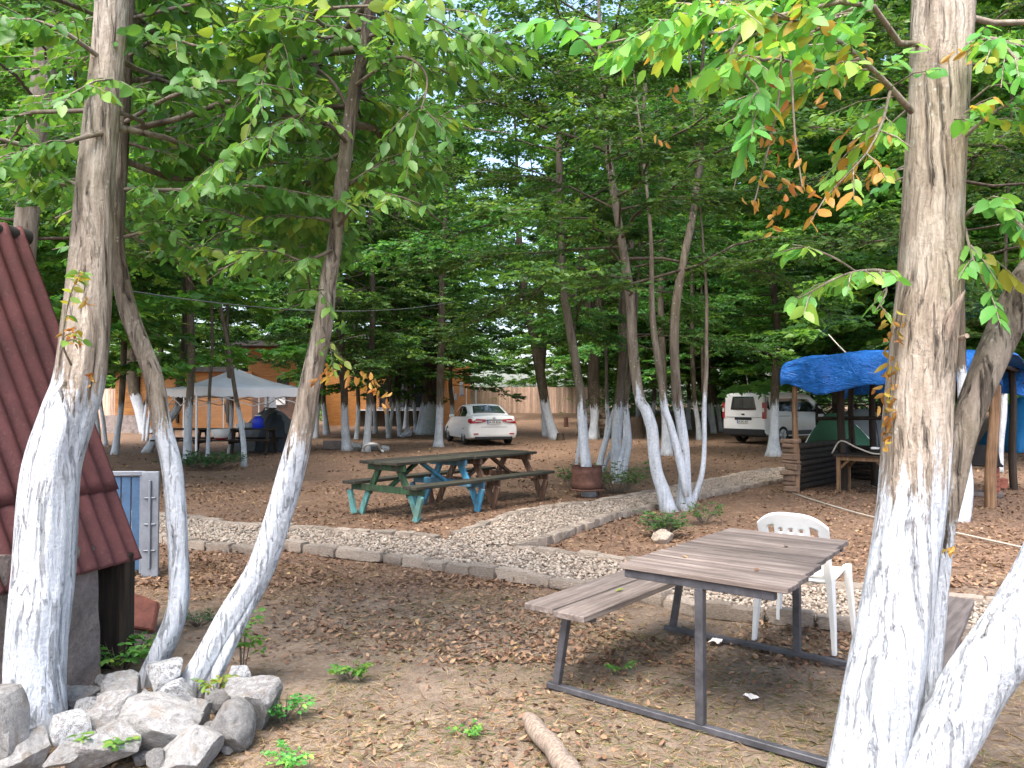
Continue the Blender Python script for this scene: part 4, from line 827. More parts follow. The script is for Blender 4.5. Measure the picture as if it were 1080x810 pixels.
# bracket fungus down the edge of the trunk, and torn bark
dry_leaves(T4, [tuple(at(px + 1, py, 2.84)) for px, py in ((946, 332), (944, 346), (944, 358), (941, 372), (939, 386), (941, 396), (937, 406), (935, 415), (936, 425), (939, 434), (936, 444), (937, 454), (938, 470), (1003, 582))], 5, .042, 14, lab='curled orange leaves caught along the trunk edge', hue=(.94, .985))
tb = MB()
for pts, w in ((((996, 365), (1001, 345), (1008, 325), (1018, 306)), 9), (((1003, 360), (1007, 338), (1012, 318), (1012, 303)), 6), (((992, 352), (998, 335), (1006, 320)), 5)):
    q = [at(*p, 2.80 - .02 * i) for i, p in enumerate(pts)]; C = crom(np.array([tuple(x) for x in q]), 10); tb.tube(C, np.array([.5, .9, 1, 1.05, 1, .95, .85, .7, .45, .12]) * w / FPX * 1.35, 7)
tb.tube([at(1008, 356, 2.85), at(1013, 357, 2.80), at(1020, 354, 2.76)], [.012, .010, .009], 8)
tb.v = [tuple(Vector(v) - T4.location) for v in tb.v]; tb.build('torn_bark', M['peel'], T4)
# undergrowth closing the wood
def undergrowth():
    r = np.random.default_rng(77); lb = LB()
    for i in range(330):
        y = r.uniform(46, 84); x = r.uniform(-.75, .75) * y; h = r.uniform(1.2, 3.4) if i % 3 else r.uniform(4, 8); m = 60
        if 470 < 540 + 811 * x / y < 650 and y < 58: continue
        p = np.stack([x + r.normal(0, 1.1, m), y + r.normal(0, 1.0, m), gz(x, y) + h * r.random(m) ** .8], -1)
        a = r.uniform(0, 6.28, m); d = np.stack([np.cos(a), np.sin(a), r.normal(.1, .3, m)], -1); spray(lb, r, p, d, r.uniform(.4, .9, m), 9, .25, (0, .85), jit=.6)
    o = link('undergrowth', lb_mesh(lb, 'undergrowth', DIAM), M['leaf_far_lit']); tag(o, 'green undergrowth filling the wood between the far trunks', 'undergrowth', kind='stuff')
undergrowth()
# ================================================================ stones on the heap
def stone(px, py, w, h, mat, label, seed, depth=None, group='limestone lumps heaped round the tree feet', dz=0.0, name='stone', rot=None, sub=3):
    g0 = gp(px, min(py + h * .42, 1000)); y = depth or g0.y; c = at(px, py, y); s = y / FPX
    me = rock_mesh('stone', sub + 1, 12, .05, seed); me.materials.append(mat)
    V = np.array([v.co[:] for v in me.vertices]); ext = V.max(0) - V.min(0)
    o = link(name, me); r = random.Random(seed)
    o.location = (c.x, c.y, max(c.z, h * s * .22)); o.rotation_euler = (0, r.uniform(-.3, .3) if rot is None else rot, r.uniform(-.5, .5))
    o.scale = (w * s / ext[0] * 1.08, (w + h) * .55 * s / ext[1] * 1.05, h * s / ext[2] * 1.15)
    tag(o, label, 'stone', group); return o
S_, SW, SP = M['stone'], M['stone_white'], M['stone_part']
stone(-6, 772, 62, 96, S_, 'large grey boulder cut by the edge of the view, before the fluted tree', 1, depth=3.35)
stone(28, 797, 50, 44, S_, 'grey stone between the large edge boulder and the round white stone', 2, depth=3.28)
stone(82, 768, 40, 34, SW, 'round limewashed stone right at the foot of the fluted tree', 3, depth=3.45)
stone(97, 790, 74, 38, SP, 'broad flat stone splashed with white below the round white stone', 4, depth=3.30)
stone(160, 776, 76, 54, S_, 'big wedge-shaped grey stone in the middle of the heap', 5, depth=3.48, rot=.12)
stone(203, 792, 60, 52, S_, 'grey ridged stone with a white streak at the front of the heap', 6, depth=3.30)
stone(236, 772, 46, 46, S_, 'pale oblong stone leaning against the largest end stone', 7, depth=3.50)
stone(269, 747, 52, 58, SP, 'largest squarish pale stone at the end of the heap by bare soil', 8, depth=3.78)
stone(119, 756, 48, 40, SP, 'jagged half-white stone behind the round limewashed stone', 9, depth=3.62)
stone(173, 716, 44, 36, SW, 'white-splashed stone tucked between the two slender leaning trunks', 10, depth=4.02)
stone(205, 753, 32, 34, S_, 'egg-shaped grey stone below the split foot of the leaning tree', 11, depth=3.72)
stone(86, 737, 40, 30, S_, 'grey stone lying behind the fluted tree, next to the slab', 12, depth=3.95)
stone(111, 722, 24, 26, S_, 'small upright grey stone between slab and curved tree', 13, depth=4.1)
stone(133, 727, 34, 32, S_, 'grey stone touching the foot of the S-curved tree', 14, depth=3.98)
stone(155, 741, 36, 26, SP, 'flat mottled stone in front of the S-curved tree foot', 15, depth=3.82)
stone(174, 746, 30, 32, SP, 'steep small stone above the big wedge-shaped one', 16, depth=3.72)
stone(190, 735, 34, 22, SW, 'white-daubed stone under the leaning tree foot', 17, depth=3.85)
stone(94, 748, 22, 18, SW, 'small white stone right behind the round limewashed stone', 18, depth=3.6)
stone(246, 722, 26, 34, SW, 'upright white-faced stone behind the largest end stone', 19, depth=3.95)
stone(232, 742, 26, 26, S_, 'dull stone wedged between the split foot and the end stone', 20, depth=3.82)
stone(66, 800, 34, 20, S_, 'low grey stone at the very front below the broad flat one', 21, depth=3.2)
stone(165, 803, 30, 18, S_, 'small grey stone at the front edge under the wedge-shaped stone', 22, depth=3.22)
r = random.Random(9)
for i in range(34):
    px = r.uniform(70, 262); py = r.uniform(722, 800); w = r.uniform(11, 22)
    stone(px, py, w, w * r.uniform(.6, .9), r.choice([S_, S_, SP]), 'small limestone chip filling gaps of the heap', 40 + i, group='small chips filling the limestone heap', name='stone_chip', sub=2)
# two cut stones near the other trees
def brick_block(px, py, w, h, label, mat, depth=None, rz=.2, name='concrete_block', d=.2):
    b = gp(px, py + h / 2); y = depth or b.y; s = y / FPX
    o = MB().box((0, 0, h * s / 2), (w * s, d, h * s)).build(name, mat, None, bevel=.012, seg=2); o.location = (b.x if not depth else at(px, py, y).x, y, gz(b.x, y) - .005); o.rotation_euler = (0, 0, rz)
    return tag(o, label, 'block')
brick_block(351, 469, 20, 9, 'grey concrete block lying at the foot of the pale-footed trees', M['slab'])
for px, py, w, h, lb_ in ((376, 471, 12, 9, 'white lump of stone between block and hose'), (395, 472, 14, 7, 'small white stone inside the curl of hose'), (407, 473, 9, 5, 'small white stone at the end of the hose')):
    stone(px, py, w, h, SW, lb_, int(px), group='whitened stones by the trees')
h = MB(); pts = [gp(383, 474, .03), gp(386, 470, .25), gp(392, 468, .33), gp(398, 469, .28), gp(401, 474, .06), gp(404, 476, .02)]; C = crom(np.array([tuple(p) for p in pts]), 24); h.tube(C, .035, 8)
tag(h.build('hose', M['white_plastic'], None, smooth=True), 'white hose arched over the stones by the tree', 'hose')
stone(700, 565, 22, 14, M['kerb'], 'rounded tan stone half buried beside the path fork shrub', 91, group=None)
# ================================================================ grey table with benches
ORG = Vector((.206, 4.18, 0)); UA = math.atan2(-.625, .78)
tb = empty('picnic_table', ORG, UA, 'weathered grey plank table on a steel frame with a bench attached on each side', 'table')
m = MB(); W = 1.40 / 9; x0, x1 = .44, 1.27; r = random.Random(3)
for i in range(9):
    y0 = -.02 + i * W; xe = x1 + .02 - .13 * i / 8; m.box(((x0 + xe) / 2 + r.uniform(-.004, .004), y0 + W / 2, .726 + r.uniform(-.002, .002)), (xe - x0 + r.uniform(-.01, .01), W - r.choice([.003, .004, .006]), .026), Matrix.Rotation(r.uniform(-.006, .006), 3, 'X'))
tbtop = m.build('tabletop', M['grey_wood'], tb, bevel=.003)
def bench(xa, xb, ya, yb_, z, skew=0.0, skew2=0.0):
    m = MB(); w = (xb - xa - .02) / 2
    for i in range(2):
        x = xa + i * (w + .02); P = [(x, ya), (x + w, ya), (x + w, yb_), (x, yb_)]; P = [(px_ + (skew if y_ == ya else skew2), y_ + (-.03 if i else 0) * (y_ == ya)) for px_, y_ in P]
        V = [(*p, z - .034) for p in P] + [(*p, z) for p in P]; m.add(V, [(0, 3, 2, 1), (4, 5, 6, 7), (0, 1, 5, 4), (1, 2, 6, 5), (2, 3, 7, 6), (3, 0, 4, 7)])
    return m.build('bench_seat', M['grey_wood_y'], tb, bevel=.004)
bench(-.10, .30, -.10, 1.52, .47); bench(1.50, 1.80, -.08, 1.50, .47, .08, -.02)
def part(name, mat, parent, *bars, bevel=.003):
    m = MB()
    for b in bars: m.bar(*b)
    return m.build(name, mat, parent, bevel=bevel)
for y in (.02, 1.37):
    part('floor_rail', M['steel'], tb, ((-.03, y, .02), (1.80, y, .02), .04, .03))
    part('table_leg', M['steel'], tb, ((.86, y, .035), (.86, y, .672), .042, .042))
    part('bench_leg', M['steel'], tb, ((.03, y, .035), (.10, y, .432), .04, .04)); part('bench_leg', M['steel'], tb, ((1.74, y, .035), (1.68, y, .432), .04, .04))
    part('top_rail', M['steel'], tb, ((x0 + .02, y, .69), (x1 - (.05 if y < 1 else .14), y, .69), .04, .04)); part('bench_rail', M['steel'], tb, ((-.06, y, .418), (.27, y, .418), .035, .03)); part('bench_rail', M['steel'], tb, ((1.52, y, .418), (1.78, y, .418), .035, .03))
for x in (x0 + .04, x1 - .20): part('side_rail', M['steel'], tb, ((x, .045, .69), (x, 1.345, .69), .036, .036))
# ================================================================ white chair
def rounded(pts, k=6): return crom(np.array(pts), k * len(pts))
CH = ORG + Matrix.Rotation(UA, 3, 'Z') @ Vector((.77, 1.80, 0))
ch = empty('plastic_chair', CH, UA + .02, 'white plastic chair with pierced backrest pulled up to the grey table', 'chair')
# backrest: arched panel with openings, nearest the table
def backrest():
    nu, nv = 57, 33; bm = bmesh.new(); G = {}
    def P(u, v):
        hw = .215 * (1 + .04 * v); z = .44 + .41 * v; x = (u * 2 - 1) * hw
        zt = .44 + .41 * v * (1 - .20 * abs(u * 2 - 1) ** 3.0); return (x, -.21 - .10 * v + .05 * (u * 2 - 1) ** 2 + .02 * math.sin(v * 3), zt)
    hole = set()
    for i in range(nu - 1):
        for j in range(nv - 1):
            u, v = (i + .5) / (nu - 1), (j + .5) / (nv - 1); X = abs(u * 2 - 1)
            if .50 < X < .80 and .05 < v < .80 and not (v > .66 and X > .72): hole.add((i, j))
            if X < .42:
                cx = (u * 7) % 1
                if .28 < cx < .62 and ((.52 < v < .60) or (.68 < v < .76) or (.36 < v < .44)): hole.add((i, j))
            if X < .46 and v < .24 and v > .03: hole.add((i, j))
    for i in range(nu):
        for j in range(nv): G[i, j] = bm.verts.new(P(i / (nu - 1), j / (nv - 1)))
    for i in range(nu - 1):
        for j in range(nv - 1):
            if (i, j) not in hole: bm.faces.new((G[i, j], G[i + 1, j], G[i + 1, j + 1], G[i, j + 1]))
    bmesh.ops.delete(bm, geom=[v for v in bm.verts if not v.link_faces], context='VERTS')
    me = bpy.data.meshes.new('backrest'); bm.to_mesh(me); bm.free()
    o = link('backrest', me, M['white_plastic'], ch); s = o.modifiers.new('s', 'SOLIDIFY'); s.thickness = .016; s.offset = 0
    for p in me.polygons: p.use_smooth = True
    return o
backrest()
bm = bmesh.new(); n = 13; G = [[bm.verts.new(((i / (n - 1) * 2 - 1) * (.225 - .015 * j / (n - 1)), -.21 + .42 * j / (n - 1), .43 + .03 * j / (n - 1) - .02 * math.sin(math.pi * i / (n - 1)) * math.sin(math.pi * j / (n - 1)) - (.025 if j == n - 1 else 0))) for j in range(n)] for i in range(n)]
for i in range(n - 1):
    for j in range(n - 1): bm.faces.new((G[i][j], G[i + 1][j], G[i + 1][j + 1], G[i][j + 1]))
me = bpy.data.meshes.new('seat'); bm.to_mesh(me); bm.free(); so = link('seat', me, M['white_plastic'], ch); s = so.modifiers.new('s', 'SOLIDIFY'); s.thickness = .014
for p in me.polygons: p.use_smooth = True
for sx in (-1, 1):
    for y0, y1, zt in ((-.215, -.25, .60), (.195, .225, .455)):
        m = MB(); pts = [(sx * .214, y0 - (.03 if zt > .5 else 0), zt), (sx * .226, y0, .47), (sx * .232, y0, .38), (sx * .245, (y0 + y1) / 2, .2), (sx * .255, y1, 0)]
        wid = [.03, .075, .068, .055, .04]; C = crom(np.column_stack([np.array(pts), wid]), 18); V = []
        for q in C:
            w = q[3] / 2; dd = np.sign(y0)
            for a, b in ((-w * sx, -.020), (w * .3 * sx, -.024), (w * .5 * sx, .0), (w * .3 * sx, .024), (-w * sx, .020), (-w * .6 * sx, 0)): V.append((q[0] + a * .8, q[1] + b * q[3] / .045, q[2]))
        k = 6; m.add(V, [(i * k + j, i * k + (j + 1) % k, (i + 1) * k + (j + 1) % k, (i + 1) * k + j) for i in range(17) for j in range(k)] + [tuple(range(k)), tuple(range(17 * k, 18 * k))])
        m.build('leg', M['white_plastic'], ch, smooth=True, ang=50)
# ================================================================ green picnic tables end to end
PA = math.atan2(.785, .62)
def green_table(org, rz, fmat, fleg, rmat, label, L=1.53, first=True, brace_mats=None):
    e = empty('picnic_table', org, rz, label, 'table', 'green picnic tables placed end to end')
    r = random.Random(int(L * 100 + first))
    m = MB()
    for i in range(5): m.box((L / 2 + r.uniform(-.012, .012), -.30 + i * .15, .735 + r.uniform(-.003, .003)), (L, .142, .04))
    m.build('tabletop', M['green_wood'], e, bevel=.005)
    for sy in (-1, 1):
        m = MB()
        for i in range(2): m.box((L / 2, sy * (.60 + (i - .5) * .13), .44), (L, .122, .042))
        m.build('bench_seat', M['green_wood'], e, bevel=.005)
    for k, x in enumerate((.16, L - .16)):
        mt = fmat if k == 0 else rmat; lg = fleg if k == 0 else rmat
        part('bench_beam', mt, e, ((x, -.70, .375), (x, .70, .375), .045, .09), bevel=.004); part('top_beam', mt, e, ((x, -.36, .67), (x, .36, .67), .045, .09), bevel=.004)
        for sy in (-1, 1):
            part('leg', mt, e, ((x + .046, sy * .16, .71), (x + .046, sy * .40, .30), .045, .09), bevel=.004)
            part('foot', lg, e, ((x + .046, sy * .40, .36), (x + .046, sy * .56, 0.0), .045, .09), bevel=.004)
            part('foot', lg, e, ((x - .046, sy * .70, .33), (x - .046, sy * .60, 0.0), .045, .085), bevel=.004)
        xi = x + (.55 if k == 0 else -.55)
        part('brace', mt, e, ((x, 0, .36), (xi, 0, .69), .07, .045), bevel=.004)
    return e
o1 = gp(404, 546); d = Vector((math.cos(PA), math.sin(PA), 0))
oA = o1 - d * .10
green_table(oA, PA, M['green_paint'], M['teal_paint'], M['blue_paint'], 'dark green picnic table with a mossy front frame and bright blue rear frame')
green_table(oA + d * 1.55, PA + .01, M['brown_wood'], M['brown_wood'], M['brown_wood'], 'picnic table with bare brown frame, joined to the one with blue legs', first=False)
# ================================================================ rusty drum on a stand
b = base_pt(619, 524); dr = empty('drum_brazier', b, 0, 'rusty brown half drum standing on thin legs before the white-footed tree', 'brazier')
s = b.y / FPX; rd = 16 * s; zt = at(619, 491, b.y).z; zb = at(619, 515, b.y).z
m = MB(); n = 32; prof = [(rd * .9, zb), (rd * .98, zb + .02), (rd, zb + .05), (rd * 1.03, zb + .08), (rd, zb + .11), (rd * 1.0, zt - .13), (rd * 1.03, zt - .10), (rd, zt - .07), (rd * 1.0, zt - .02), (rd * 1.04, zt), (rd * .97, zt - .005), (rd * .95, zt - .06), (rd * .9, zb + .12)]
V = [(q * math.cos(a), q * math.sin(a), z) for q, z in prof for a in np.linspace(0, 6.2832, n, endpoint=False)]
Fc = [(i * n + j, i * n + (j + 1) % n, (i + 1) * n + (j + 1) % n, (i + 1) * n + j) for i in range(len(prof) - 1) for j in range(n)] + [tuple(range(n))[::-1], tuple(range((len(prof) - 1) * n, len(prof) * n))]
m.add(V, Fc); m.build('drum', M['rust'], dr, smooth=True, ang=40)
m = MB(); m.tube([(rd * 1.06 * math.cos(a), rd * 1.06 * math.sin(a), zb - .012) for a in np.linspace(0, 6.2832, 33)], .014, 6, cap=False); m.build('ring', M['rust'], dr, smooth=True)
for a in (.6, 2.2, 3.9, 5.3): m = MB(); m.tube([(rd * .98 * math.cos(a), rd * .98 * math.sin(a), zb), (rd * 1.0 * math.cos(a), rd * 1.0 * math.sin(a), -.02)], .009, 6); m.build('leg', M['rust'], dr, smooth=True)
# ================================================================ red-roofed hut
A1 = at(147, 590, 4.62); A2 = at(20, 248, 4.62); ax = A2 - A1; slope = ax.copy()
hut = empty('roofed_hut', (A1.x - .5, 3.4, 0), 0, 'low steep hut with dark red corrugated roof sheets reaching near the ground', 'hut')
HL = Vector(hut.location)
def sheet_roof(y0, y1, t0, t1, lift, name):
    nY = 340; nT = 24; V = []; nrm = Vector((-slope.z, 0, slope.x)).normalized() * -1
    sk = -.12                                                   # eave runs slightly inward toward the camera
    for i in range(nY):
        y = y0 + (y1 - y0) * i / (nY - 1); w = .017 * math.cos(2 * math.pi * (y - 1.6) / .108)
        for j in range(nT):
            tq = t0 + (t1 - t0) * j / (nT - 1); p = A1 + slope * tq; p.y = y; p.x -= (4.62 - y) * .31; p += nrm * (w + lift + .004 * math.sin(y * 9 + tq * 5)); V.append(p - HL)
    Fc = [(i * nT + j, (i + 1) * nT + j, (i + 1) * nT + j + 1, i * nT + j + 1) for i in range(nY - 1) for j in range(nT - 1)]
    m = MB(); m.add(V, Fc); o = m.build(name, M['roof_red'], hut, smooth=True); s = o.modifiers.new('s', 'SOLIDIFY'); s.thickness = .008; return o
sheet_roof(1.6, 4.62, 0, .235, 0.0, 'roof_sheet'); sheet_roof(1.6, 4.625, .21, 1.02, .010, 'roof_sheet')
# far slope, ridge cap, gable and plinth
SKW = 3.0 * .31; m = MB(); R0 = A2 - HL; X2 = R0.x - .95
m.add([(R0.x - .03 - SKW, 1.6 - HL.y, R0.z), (R0.x - .03, 4.6 - HL.y, R0.z), (X2, 4.6 - HL.y, A1.z), (X2 - SKW, 1.6 - HL.y, A1.z), (R0.x - .03 - SKW, 1.6 - HL.y, R0.z - .02), (R0.x - .03, 4.6 - HL.y, R0.z - .02), (X2, 4.6 - HL.y, A1.z - .02), (X2 - SKW, 1.6 - HL.y, A1.z - .02)], [(0, 1, 2, 3), (7, 6, 5, 4), (0, 4, 5, 1), (1, 5, 6, 2), (2, 6, 7, 3), (3, 7, 4, 0)]); m.build('roof_sheet', M['roof_red'], hut)
m = MB(); m.tube([(R0.x - SKW, 1.55 - HL.y, R0.z + .01), (R0.x, 4.70 - HL.y, R0.z + .0)], .05, 14); m.build('ridge_cap', M['dark_roof'], hut, smooth=True, ang=40)
m = MB(); a = A1 - HL; m.add([(a.x - .06, 4.5 - HL.y, .0), (X2 + .06, 4.5 - HL.y, 0), (X2 + .06, 4.5 - HL.y, A1.z), (R0.x, 4.5 - HL.y, R0.z - .08), (a.x - .06, 4.5 - HL.y, A1.z)], [(0, 1, 2, 3, 4)]); o = m.build('gable_wall', M['dark_wood'], hut); s = o.modifiers.new('s', 'SOLIDIFY'); s.thickness = .05
m = MB()
for i in range(17): y = 1.7 + i * .17; m.box((a.x - .14 - (4.62 - y) * .31 + random.uniform(-.01, .01), y - HL.y, .31), (.035, .16, .66))
m.build('plinth_wall', M['dark_wood'], hut, bevel=.004)
m = MB(); pp = at(128, 640, 4.56) - HL; m.box((pp.x, pp.y, .32), (.11, .11, .68)); m.build('corner_post', M['dark_wood'], hut, bevel=.01)
# concrete slab leaning on the plinth
bl, br_ = Vector((-2.55, 3.50, 0)), Vector((-2.29, 4.33, 0)); tl, tr_ = Vector((-2.60, 3.51, .82)), at(100, 575, 4.36)
bl.z = -.02; br_.z = -.02
def quad_slab(name, pts, th, mat, label, cat, group=None, rough=0.0):
    n = (pts[1] - pts[0]).cross(pts[3] - pts[0]).normalized() * th; c = sum(pts, Vector()) / 4
    bm = bmesh.new(); V = [bm.verts.new(p - c) for p in pts] + [bm.verts.new(p - c - n) for p in pts]
    for f in ((0, 1, 2, 3), (7, 6, 5, 4), (0, 4, 5, 1), (1, 5, 6, 2), (2, 6, 7, 3), (3, 7, 4, 0)): bm.faces.new([V[i] for i in f])
    bmesh.ops.recalc_face_normals(bm, faces=bm.faces)
    if rough:
        bmesh.ops.subdivide_edges(bm, edges=bm.edges, cuts=18, use_grid_fill=True)
        for v in bm.verts: v.co += Vector(vnoise(np.array([list(v.co * 9)]), 5)[0] * rough * Vector((1, 1, 1)))
    else: bmesh.ops.bevel(bm, geom=bm.edges, offset=.006, segments=2, affect='EDGES')
    me = bpy.data.meshes.new(name); bm.to_mesh(me); bm.free(); o = link(name, me, mat); o.location = c; return tag(o, label, cat, group)
quad_slab('concrete_slab', [bl, br_, tr_, tl], .07, M['slab'], 'broken concrete slab standing on edge against the red-roofed hut', 'slab', rough=.007)
quad_slab('brick_tile', [at(132, 660, 5.2), at(160, 664, 5.15), at(166, 634, 5.32), at(141, 625, 5.38)], .05, M['brick'], 'loose red brick tile tilted beside the hut post', 'tile')
# blue metal shutter pair beyond the hut
y = 6.9; sh = empty('metal_shutter', at(137, 596, y), .12, 'blue metal cabinet leaf with pale grey frame leaning beyond the red roof', 'cabinet panel'); s = y / FPX; h = 99 * s
sh.location.z = .0; h = at(137, 497, y).z
m = MB()
for i in range(4): m.box(((-24 + i * 10) * s, 0, h * .5), (9.2 * s, .02, h * .9))
m.build('panel', M['blue_metal'], sh, bevel=.006)
m = MB(); m.box((22 * s, -.05, h * .5), (17 * s, .03, h)); m.bar((22 * s, -.075, h * .08), (22 * s, -.075, h * .92), .02, .02)
for q in (.25, .5, .75): m.bar((16 * s, -.072, h * q), (28 * s, -.072, h * q), .012, .012)
m.build('side_leaf', M['grey_metal'], sh, bevel=.004)
m = MB(); m.bar((-32 * s, 0, h * .98), (13 * s, 0, h * .98), .05, .04); m.bar((-30 * s, 0, .02), (-30 * s, 0, h), .04, .04); m.bar((12 * s, 0, .02), (12 * s, 0, h), .04, .04); m.build('frame', M['grey_metal'], sh, bevel=.004)
# log on the soil, scraps
a, b = gp(558, 757, .05), gp(618, 838, .06); m = MB(); C = [a.lerp(b, q) + Vector((random.uniform(-.008, .008), 0, random.uniform(-.004, .006))) for q in np.linspace(0, 1, 12)]
m.tube(C, [.030, .040, .045, .043, .046, .044, .047, .045, .046, .047, .046, .045], 14); tag(m.build('cut_branch', M['peel'], None, smooth=True, ang=50), 'pale barkless branch lying on the bare soil', 'branch')
def scrap(px, py, w, label, seed):
    p = gp(px, py); s = w / FPX * p.y; bm = bmesh.new(); bmesh.ops.create_grid(bm, x_segments=5, y_segments=5, size=s / 2)
    for v in bm.verts: v.co.z = .35 * s * abs(vnoise(np.array([[v.co.x / s * 3 + seed, v.co.y / s * 3, seed]]), seed)[0]); v.co.x *= 1.2
    me = bpy.data.meshes.new('paper_scrap'); bm.to_mesh(me); bm.free(); o = link('paper_scrap', me, M['paper']); o.location = (p.x, p.y, .01); o.rotation_euler = (0, 0, seed); s_ = o.modifiers.new('s', 'SOLIDIFY'); s_.thickness = .002; tag(o, label, 'litter')
scrap(755, 678, 12, 'pale paper scrap under the grey tabletop', 1); scrap(792, 737, 11, 'crumpled white scrap on the leaves between the table frames', 2)
m = MB(); pts = [gp(x, y_, .012) for x, y_ in ((836, 520), (860, 528), (890, 537), (920, 545), (960, 553), (1004, 561), (1045, 570), (1090, 580))]; m.tube(crom(np.array([tuple(p) for p in pts]), 40), .011, 6); tag(m.build('rope', M['rope'], None, smooth=True), 'pale rope lying across the leaves behind the near forked tree', 'rope')
m = MB(); A, B = at(96, 300, 7.5), at(480, 318, 15); C = [A.lerp(B, q) - Vector((0, 0, .9 * q * (1 - q))) for q in np.linspace(0, 1, 40)]; m.tube(C, .007, 5); tag(m.build('overhead_cable', M['cable'], None, smooth=True), 'thin sagging cable strung between the trees', 'cable')
# ================================================================ small plants
def plant(px, py, n, h, w, leaf, label, seed, cat='plant', name='leafy_plant', sh=LEAF, mat='leaf_near', hue=(.2, .7), group=None, nl=6, z=0.0):
    b = base_pt(px, py); r = np.random.default_rng(seed); lb = LB(); b = b + Vector((0, 0, z))
    for i in range(n):
        a = r.uniform(0, 6.28); rr_ = w * math.sqrt(r.random()); o = np.array([math.cos(a) * rr_ * .5, math.sin(a) * rr_ * .4, 0]); tp = np.array([math.cos(a) * rr_, math.sin(a) * rr_ * .8, h * r.uniform(.4, 1)])
        C = crom(np.stack([o * .3, (o + tp) / 2 + [0, 0, h * .1], tp]), 6); lb.twig(C, np.linspace(.004, .0015, 6), 4)
        p = C[2:5]; d = np.stack([np.array([math.cos(a + q), math.sin(a + q), .3]) for q in r.normal(0, 1, 3)]); spray(lb, r, p, d, np.full(3, leaf * 2.2), nl, leaf, hue, .1, 0, .5)
    e = empty(name, b, 0, label, cat, group); me = lb_mesh(lb, 'foliage', sh); link('foliage', me, M[mat], e); l = limb_mesh(lb, 'stem', .4); link('stem', l, M['bark'], e); return e
plant(370, 716, 8, .10, .06, .035, 'small bright green seedling alone on the bare soil', 1, sh=LEAF, hue=(.4, .8))
plant(128, 706, 26, .20, .20, .05, 'green bramble growing between the slab and the curved tree', 2, hue=(.2, .8))
plant(255, 716, 7, .48, .05, .042, 'tall thin sapling shoot behind the end stone of the heap', 3, hue=(.5, .85))
plant(228, 752, 5, .12, .06, .035, 'yellow-green sprig between stones under the split tree foot', 4, hue=(.8, .92), z=.08)
plant(120, 806, 6, .12, .09, .045, 'bright leafy sprig in front of the broad flat stone', 5, hue=(.6, .85), z=.05)
plant(300, 760, 14, .14, .14, .028, 'low weed patch on the soil beside the end stone', 6, hue=(.1, .6))
plant(4, 716, 10, .36, .10, .05, 'green shoots beside the fluted tree at the edge of view', 7, hue=(.4, .8))
plant(305, 808, 8, .07, .10, .03, 'small weed at the front edge of the bare soil', 8, hue=(.4, .8))
plant(208, 660, 20, .12, .22, .022, 'dark green tuft in the shade behind the S-curved tree', 9, mat='shrub', hue=(0, .5))
plant(492, 776, 5, .05, .05, .025, 'tiny weed near the barkless branch', 10, hue=(.5, .8)); plant(655, 708, 4, .05, .05, .03, 'tiny green sprout under the grey table', 11, hue=(.6, .85))
plant(700, 566, 60, .34, .30, .04, 'dense green shrub at the foot of the elbow-bent white tree', 12, cat='shrub', name='low_shrub', sh=HEX, mat='shrub', hue=(.3, .9))
plant(742, 552, 22, .30, .22, .04, 'sparse shrub at the foot of the thin white stem by the fork', 13, cat='shrub', name='low_shrub', sh=HEX, mat='shrub', hue=(.3, .98))
plant(650, 520, 90, .62, .75, .05, 'broad leafy shrub around the cream stems beside the rusty drum', 14, cat='shrub', name='low_shrub', sh=HEX, mat='shrub', hue=(.2, .95))
plant(606, 514, 26, .45, .35, .05, 'thin-leaved shrub on the picnic table side of the rusty drum', 15, cat='shrub', name='low_shrub', sh=HEX, mat='shrub', hue=(.3, .95))
plant(216, 494, 110, .42, 1.1, .07, 'dark low bush spreading at the foot of the straight tree', 16, cat='shrub', name='low_shrub', sh=HEX, mat='shrub', hue=(0, .55))

# fallen leaves on the grey table and bench
RT = Matrix.Rotation(UA, 3, 'Z')
for x, y, z, L_, a_, hu, lab in ((.16, .42, .473, .05, .4, .90, 'yellow fallen leaf on the grey bench seat'), (.66, .30, .741, .045, 2.0, .6, 'curled brown leaf near the bench side of the grey tabletop'), (.95, .95, .741, .05, 4.0, .75, 'dry tan leaf toward the chair end of the grey tabletop'), (1.05, .22, .741, .04, 1.0, .45, 'small dark leaf by the front corner of the grey tabletop')):
    V, lo, sz = leaves_np(np.zeros((1, 3)), np.array([[math.cos(a_), math.sin(a_), .05]]), np.array([[.1, 0, 1.]]), np.array([L_]), np.array([L_ * .55]), LEAF, .4, -.2)
    o = link('fallen_leaf', np_mesh('fallen_leaf', V, lo, sz, {'hue': np.full(10, hu)}), M['leaf_near'] if hu > .89 else M['litter']); o.location = ORG + RT @ Vector((x, y, z)); tag(o, lab, 'leaf')
